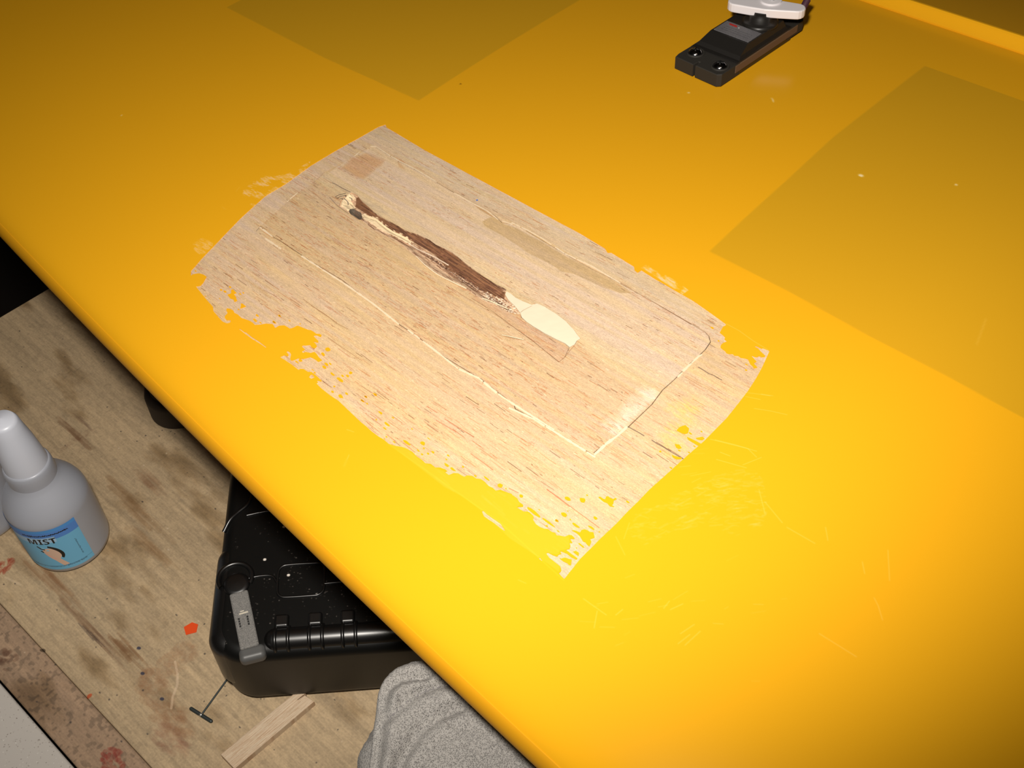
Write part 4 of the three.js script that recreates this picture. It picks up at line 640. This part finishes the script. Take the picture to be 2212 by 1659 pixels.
  const hub = lathe([[0, 48.6], [3.8, 48.5], [5.2, 48.0], [5.7, 47.2], [5.7, 45.5]], 40); hub.translate(0.0064, -0.001, -0.0340); mesh('latch_pivot', hub, blackMat, t);
  const lc = canvas(128, 512), lx = lc.getContext('2d'); lx.fillStyle = css(0.17, 0.165, 0.155); lx.fillRect(0, 0, 128, 512); for (let i = 0; i < 4200; i++) { lx.fillStyle = rnd() < 0.5 ? 'rgba(40,40,40,0.4)' : 'rgba(190,186,176,0.3)'; lx.fillRect(rr(0, 128), rr(0, 512), rr(1, 4), rr(1, 4)); } for (let i = 0; i < 8; i++) { lx.fillStyle = 'rgba(12,12,12,0.8)'; lx.fillRect(i % 2 ? 84 : 26, 190 + (i >> 1) * 22, 12, 18); } lx.fillStyle = 'rgba(215,205,185,0.8)'; lx.fillRect(40, 300, 60, 14); lx.fillRect(50, 322, 26, 10);
  const bar = new RoundedBoxGeometry(0.0078, 0.0036, 0.0262, 3, 0.0009); planarUV(bar, 0.0078, 0.0262, -0.0039, -0.0131); bar.rotateX(0.05); bar.rotateY(0.25); bar.translate(0.0117, 0.0484, -0.0153); mesh('latch_bar', bar, std({ map: tex(lc), roughness: 0.8 }), t, 'scuffed grey latch bar');
  const foot = new RoundedBoxGeometry(0.0108, 0.0062, 0.0064, 4, 0.0022); foot.rotateY(0.2); foot.translate(0.0157, 0.0452, -0.0012); mesh('latch_foot', foot, std({ color: lin(0.09, 0.09, 0.088), roughness: 0.45 }), t, 'dark grey end of the latch');
}
{
  const t = thing('black_box', 'black round-cornered box mostly hidden beneath the wing farther along the bench', 'box', [-0.1702, 0, -0.3652], 0.25);
  const g = slab({ a: 0.032, c: 0.030, r: 0.015, y0: 0, y1: 0.018, eb: 0.002, et: 0.003, n: 12 }); mesh('box_body', g, std({ color: lin(0.022, 0.014, 0.008), roughness: 0.75 }), t);
  const l = slab({ a: 0.0285, c: 0.0265, r: 0.012, y0: 0.0178, y1: 0.0205, et: 0.001, n: 12 }); mesh('lid', l, std({ color: lin(0.022, 0.014, 0.008), roughness: 0.75 }), t);
}
{
  const t = thing('t_pin', 'dark steel T shaped pin on the bench beside the black case', 'pin', [-0.1318, 0.0009, -0.1745]);
  const steel = std({ color: lin(0.07, 0.085, 0.085), metalness: 0.7, roughness: 0.45 });
  const dir = (x, z, l, r) => { const g = new THREE.CapsuleGeometry(r, l, 4, 12); g.rotateZ(Math.PI / 2); g.rotateY(-Math.atan2(z, x)); return g; };
  mesh('cross_bar', dir(10.7, 5.7, 0.0112, 0.00085), steel, t); const s = dir(7.6, -16.2, 0.021, 0.00042); s.translate(0.0046, -0.0003, -0.0098); mesh('shank', s, steel, t);
  const k = new THREE.SphereGeometry(0.0010, 14, 10); mesh('crimp', k, std({ color: lin(0.5, 0.48, 0.44), metalness: 0.8, roughness: 0.3 }), t, 'bright crimp where bar and shank meet');
}
{
  const t = thing('balsa_offcut', 'short pale balsa stick with a notched end on the bench', 'wood offcut', [-0.1002, 0, -0.1690], 0);
  t.rotation.y = Math.atan2(26.8, 25.5); // along its length
  const sh = new THREE.Shape([[-21, -4.3], [20.6, -4.3], [19.5, 0.4], [15.8, 0.9], [16.2, 1.7], [20.3, 1.4], [19.4, 4.3], [-21.6, 4.3]].map(([x, y]) => new THREE.Vector2(x * MM, y * MM)));
  const g = new THREE.ExtrudeGeometry(sh, { depth: 0.0038, bevelEnabled: true, bevelSize: 0.0003, bevelThickness: 0.0003, bevelSegments: 2 }); g.rotateX(-Math.PI / 2); g.translate(0, 0.0003, 0);
  const c = canvas(512, 128), x = c.getContext('2d'); x.fillStyle = css(0.60, 0.47, 0.33); x.fillRect(0, 0, 512, 128); for (let i = 0; i < 700; i++) { x.strokeStyle = rnd() < 0.6 ? 'rgba(140,92,55,0.25)' : 'rgba(250,225,190,0.22)'; x.lineWidth = rr(0.6, 2); const a = rr(-50, 500), b = rr(0, 128); line(x, [[a, b], [a + rr(15, 110), b + rr(-2, 2)]]); x.stroke(); }
  planarUV(g, 0.044, 0.0096, -0.022, -0.0048); mesh('stick', g, std({ map: tex(c), roughness: 0.8 }), t);
}
{
  const t = thing('film_scrap', 'small orange scrap of covering film lying on the bench', 'scrap', [-0.1459, 0.0001, -0.2159], 0.5);
  const sh = new THREE.Shape([[-3.1, -2.2], [1.6, -3.0], [3.4, 0.5], [1.2, 2.8], [-2.9, 2.1]].map(([x, y]) => new THREE.Vector2(x * MM, y * MM)));
  const g = new THREE.ExtrudeGeometry(sh, { depth: 0.00025, bevelEnabled: false }); g.rotateX(-Math.PI / 2); mesh('scrap_film', g, std({ color: lin(0.78, 0.075, 0.008), roughness: 0.5 }), t);
}
// ------------------------------------------------------------------ towel folded over a block under the leading edge
{
  const toLocal = wing.matrixWorld.clone().invert(), P = new THREE.Vector3();
  const under = (x, z) => { let y = 0.15; for (let i = 0; i < 4; i++) { P.set(x, y, z).applyMatrix4(toLocal); const s = -P.z / MM - noseW(P.x / MM); if (s < 0.3) return 9; y += (lowAt(s) * MM - P.y) * 0.99; } return y; };
  const creases = [[[-22.5, -131], [-30.5, -130.5], [-34, -127.5], [-35.0, -123], [-34.6, -118], [-34.8, -110], [-35, -101], [-35, -92]], [[-14, -129.5], [-20.5, -127.5], [-25, -125.5], [-29, -122.5], [-32.5, -118]], [[-12, -122], [-17.5, -119], [-23.5, -114], [-26.5, -109], [-29, -103], [-30, -96]]];
  const near = (l, x, z) => { let d = 1e9; for (let i = 0; i < l.length - 1; i++) { const a = l[i], b = l[i + 1], vx = b[0] - a[0], vz = b[1] - a[1], t = clamp(((x - a[0]) * vx + (z - a[1]) * vz) / (vx * vx + vz * vz), 0, 1); d = Math.min(d, Math.hypot(x - a[0] - vx * t, z - a[1] - vz * t)); } return d; };
  const T = 0.1465, CX = 0.018, CZ = -0.080;
  const pile = canvas(1024, 1024), px = pile.getContext('2d'); px.fillStyle = css(0.28, 0.268, 0.252); px.fillRect(0, 0, 1024, 1024);
  const pb = canvas(1024, 1024), pbx = pb.getContext('2d'); pbx.fillStyle = '#808080'; pbx.fillRect(0, 0, 1024, 1024);
  for (let i = 0; i < 32000; i++) { const x = rr(0, 1024), y = rr(0, 1024), a = rr(0, 6.3), l = rr(1, 5), v = rnd(); px.strokeStyle = v < 0.5 ? `rgba(95,92,92,${rr(0.08, 0.3)})` : `rgba(225,218,214,${rr(0.06, 0.24)})`; px.lineWidth = rr(1, 3.5); line(px, [[x, y], [x + l * Math.cos(a), y + l * Math.sin(a)]]); px.stroke(); pbx.strokeStyle = v < 0.5 ? 'rgba(30,30,30,0.35)' : 'rgba(240,240,240,0.35)'; pbx.lineWidth = px.lineWidth; line(pbx, [[x, y], [x + l * Math.cos(a), y + l * Math.sin(a)]]); pbx.stroke(); }
  const t1 = tex(pile), t2 = tex(pb, false); t1.wrapS = t1.wrapT = t2.wrapS = t2.wrapT = THREE.RepeatWrapping;
  const terry = phys({ map: t1, bumpMap: t2, bumpScale: 0.0016, roughness: 1, sheen: 0.3, sheenRoughness: 0.6, sheenColor: lin(0.5, 0.5, 0.5), specularIntensity: 0.2 });
  const t = thing('towel', 'grey white terry towel folded over a block under the leading edge', 'towel', [CX, 0, CZ]);
  const shape = (v, amp) => {
    const X = (v[0] + CX) / MM, Z = (v[2] + CZ) / MM, top = smooth(0.120, 0.142, v[1]);
    v[0] += amp * (fbm(Z * 0.06 + v[1] * 20, v[1] * 45, 2) - 0.5) * (1 - top * 0.7); v[2] += amp * (fbm(X * 0.06, v[1] * 45, 5) - 0.5) * (1 - top * 0.7);
    let h = 0.0022 * (fbm(X * 0.05, Z * 0.05, 3) - 0.5) + 0.0009 * (vnoise(X * 1.1, Z * 1.1, 4) - 0.5);
    creases.forEach((c, i) => { const d = near(c, X, Z); h += [-0.0026, -0.0016, -0.0024][i] * Math.exp(-d * d / [2.2, 1.2, 4][i]); h += [0.0008, 0.0009, 0.0010][i] * Math.exp(-((d - 3.2) ** 2) / 3); });
    v[1] += h * top; const u = under(v[0] + CX, v[2] + CZ); if (v[1] > u - 0.0004) v[1] = u - 0.0004;
  };
  const dense = (g) => g;
  const g = slab({ a: 0.0555, c: 0.0580, r: 0.013, y0: 0, y1: T, et: 0.006, n: 26, m: 60, nt: 70, wob: (v) => shape(v, 0.004) }); planarUV(g, 0.06, 0.06); mesh('upper_fold', dense(g), terry, t);
  const lo = slab({ a: 0.0628, c: 0.0535, r: 0.016, y0: 0, y1: 0.123, et: 0.012, n: 22, m: 40, nt: 30, wob: (v) => { const a = v[1]; v[0] += 0.004 * (fbm(v[2] * 160, v[1] * 60, 7) - 0.5) ; v[1] = a + (a > 0.08 ? 0.005 * (fbm(v[0] * 120, v[2] * 120, 8) - 0.5) : 0); } }); lo.translate(0, 0, 0.0005); planarUV(lo, 0.06, 0.06); mesh('lower_fold', lo, terry, t);
  const thread = std({ color: lin(0.17, 0.16, 0.16), roughness: 0.9 });
  const sg = []; for (let i = 0; i < 17; i++) { const l = creases[1], q = i / 16 * (l.length - 1), k = Math.min(Math.floor(q), l.length - 2), f = q - k, X = (l[k][0] + (l[k + 1][0] - l[k][0]) * f) * MM - CX, Z = (l[k][1] + (l[k + 1][1] - l[k][1]) * f) * MM - CZ, a = i % 2 ? 0.6 : 1.5; const v = [X, T, Z]; shape(v, 0); const c = new THREE.CapsuleGeometry(0.00022, 0.0009, 3, 6); c.rotateZ(Math.PI / 2); c.rotateY(a); c.translate(X, v[1] + 0.0003, Z); sg.push(c); }
  mesh('stitching', mergeGeometries(sg), thread, t, 'row of darker stitches');
}
// ------------------------------------------------------------------ servo standing on the wing
{
  const SX = -21.5, SW = 155, d = (topH(SX, SW + 40) - topH(SX, SW)) / 40;
  const t = thing('servo', 'black model servo with a white plastic horn standing on the yellow wing', 'servo');
  const m = new THREE.Matrix4().makeTranslation(SX * MM, (topH(SX, SW) + 0.2) * MM, -SW * MM).multiply(new THREE.Matrix4().makeRotationX(Math.atan(d)));
  m.premultiply(wing.matrixWorld); m.decompose(t.position, t.quaternion, t.scale);
  const blk = phys({ color: lin(0.014, 0.0125, 0.011), roughness: 0.38, specularIntensity: 0.9 }), rub = std({ color: lin(0.02, 0.017, 0.013), roughness: 0.7 });
  const S = (pts) => new THREE.Shape(pts.map(([x, w]) => new THREE.Vector2(x * MM, w * MM)));
  const ext = (pts, y0, y1, b = 0.35) => { const g = new THREE.ExtrudeGeometry(S(pts), { depth: (y1 - y0 - 2 * b) * MM, bevelEnabled: true, bevelSize: b * MM, bevelThickness: b * MM, bevelSegments: 3 }); g.rotateX(-Math.PI / 2); g.translate(0, (y0 + b) * MM, 0); return g; };
  // lugs: notched at the middle of each end, on soft grommets
  mesh('mounting_lug', ext([[-11.3, 0.5], [-2.2, 0], [-1.9, 3.2], [-0.6, 3.4], [-0.4, 0], [10.2, -0.4], [11.5, 0.9], [11.6, 12.5], [-11.6, 12.5], [-11.8, 3]], 0.4, 6), rub, t);
  mesh('mounting_lug', ext([[-11.6, 48], [11.6, 48], [11.6, 58.5], [10.5, 60], [1, 60], [0.8, 57], [-0.8, 57], [-1, 60], [-10.5, 60], [-11.6, 58.5]], 1.2, 6), rub, t);
  mesh('case_base', ext([[-11.3, 11], [11.3, 11], [11.3, 50], [-11.3, 50]], 0, 6.4, 0.4), blk, t);
  mesh('brown_strip', ext([[-11.9, 10], [12, 10], [12, 54], [-11.9, 54]], 2.4, 5.7, 0.2), std({ color: lin(0.12, 0.066, 0.03), roughness: 0.85 }), t, 'brown strip between case and lugs');  // brown strip standing slightly proud along both sides of the case
  { const q = (x, y, w) => [x * MM, y * MM, -w * MM], A = [[-11.4, 6.3, 13], [11.4, 6.3, 13], [11.4, 6.3, 48], [-11.4, 6.3, 48]], B = [[-10.2, 7.6, 14.5], [10.6, 7.6, 14.5], [10.6, 7.6, 47], [-10.2, 7.6, 47]], C = [[-9.2, 10.2, 20.5], [9.6, 10.2, 20.5], [9.6, 10.2, 46], [-9.2, 10.2, 46]];
    const P = [], add = (a, b, c2, d2) => [a, b, c2, a, c2, d2].forEach((v) => P.push(...q(...v))); for (const [L, U] of [[A, B], [B, C]]) for (let i = 0; i < 4; i++) { const j = (i + 1) % 4; add(L[i], L[j], U[j], U[i]); } add(C[0], C[1], C[2], C[3]);
    const g = new THREE.BufferGeometry(); g.setAttribute('position', new THREE.Float32BufferAttribute(P, 3)); g.computeVertexNormals(); mesh('case_top', g, blk, t); }
  const lc = canvas(512, 256), x = lc.getContext('2d'); x.fillStyle = '#6d6b6e'; x.fillRect(0, 0, 512, 256); for (let i = 0; i < 2600; i++) { x.fillStyle = rnd() < 0.5 ? 'rgba(30,34,40,0.28)' : 'rgba(170,168,170,0.25)'; x.fillRect(rr(0, 512), rr(0, 256), rr(2, 6), rr(2, 5)); }
  x.fillStyle = '#b01e18'; x.beginPath(); x.moveTo(60, 30); x.lineTo(176, 26); x.lineTo(196, 66); x.lineTo(84, 62); x.fill(); x.fillStyle = 'rgba(40,42,46,0.6)'; for (let r = 0; r < 3; r++) for (let i = 0; i < 22; i++) x.fillRect(70 + i * 18, 104 + r * 40, rr(6, 14), 12); x.fillStyle = '#e8e6e0'; x.fillRect(214, 50, 16, 16);
  const lab = new RoundedBoxGeometry(0.0176, 0.0003, 0.0094, 2, 0.0001); planarUV(lab, 0.0176, -0.0094, -0.0088, 0.0047); lab.translate(0.0003, 0.0103, -0.0262); mesh('label', lab, std({ map: tex(lc), roughness: 0.45, metalness: 0.2 }), t, 'silver grey label with a red mark');
  const boss = lathe([[7.6, 10], [7.5, 11], [6.8, 11.6], [5, 11.8], [4.6, 13.6], [3.2, 13.9], [3, 15.2], [0, 15.2]], 48); boss.translate(0.003, 0, -0.0385); mesh('output_boss', boss, blk, t);
  const chrome = std({ color: lin(0.5, 0.5, 0.52), metalness: 1, roughness: 0.14 });
  for (const [sx, sw] of [[-6.9, 7.6], [7.4, 5.2]]) { const s = new THREE.Group(); const c = lathe([[0, 8.0], [0.8, 7.9], [2.0, 7.45], [2.8, 6.8], [3.0, 6.1], [3.0, 5.6]], 32); c.translate(sx * MM, 0, -sw * MM); const sc = mesh('screw', c, chrome, t); const w = new THREE.TorusGeometry(0.0035, 0.0005, 8, 32); w.rotateX(Math.PI / 2); w.translate(sx * MM, 0.0061, -sw * MM); mesh('grommet', w, rub, t);
    for (const a of [0.5, 0.5 + Math.PI / 2]) { const k = new RoundedBoxGeometry(0.0026, 0.0006, 0.0006, 2, 0.0001); k.rotateY(a); k.translate(sx * MM, 0.0078, -sw * MM); mesh('screw_slot', k, std({ color: 0x050505, roughness: 0.6 }), sc); } }
  const horn = []; const L = 15.6; [[-L + 3, -3.1], [-6, -3.9], [0, -4.4], [6, -3.9], [L - 3, -3.1]].forEach((p) => horn.push(p)); for (let i = -4; i <= 4; i++) horn.push([L - 3 + 3 * Math.cos(i * 0.39), 3.1 * Math.sin(i * 0.39)]); [[L - 3, 3.1], [6, 3.9], [0, 4.4], [-6, 3.9], [-L + 3, 3.1]].forEach((p) => horn.push(p)); for (let i = -4; i <= 4; i++) horn.push([-L + 3 - 3 * Math.cos(i * 0.39), -3.1 * Math.sin(i * 0.39)].map((v, k) => (k ? -v * -1 : v)));
  const hornMat = phys({ color: lin(0.76, 0.72, 0.74), roughness: 0.4, clearcoat: 0.2 });
  const hg = new THREE.ExtrudeGeometry(S(horn), { depth: 0.0026, bevelEnabled: true, bevelSize: 0.0006, bevelThickness: 0.0006, bevelSegments: 4 }); hg.rotateX(-Math.PI / 2); hg.rotateY(Math.atan2(0.42, 0.91)); hg.translate(0.0030, 0.0140, -0.0418); const hm = mesh('servo_horn', hg, hornMat, t, 'white plastic two armed horn');
  const disc = lathe([[4.4, 16.6], [4.5, 17.2], [4.2, 17.6], [0, 17.6]], 40); disc.translate(0.0030, 0.0004, -0.0450); mesh('horn_hub', disc, hornMat, hm); const hs = lathe([[0, 18.9], [1.4, 18.7], [1.8, 18.2], [1.8, 17.4]], 24); hs.translate(0.0030, 0.0004, -0.0458); mesh('horn_screw', hs, chrome, hm);
  mesh('lead', tube([[-0.0085, 0.012, -0.0505], [-0.013, 0.0125, -0.0500], [-0.0175, 0.0120, -0.0480]], 0.0009, 24), std({ color: lin(0.03, 0.015, 0.008), roughness: 0.7 }), t, 'dark lead');
  mesh('lead', tube([[0.0085, 0.006, -0.0585], [0.0098, 0.010, -0.0600], [0.0098, 0.013, -0.063]], 0.0016, 24), std({ color: lin(0.05, 0.015, 0.03), roughness: 0.6 }), t, 'purple brown lead');
}
renderer.render(scene, camera);
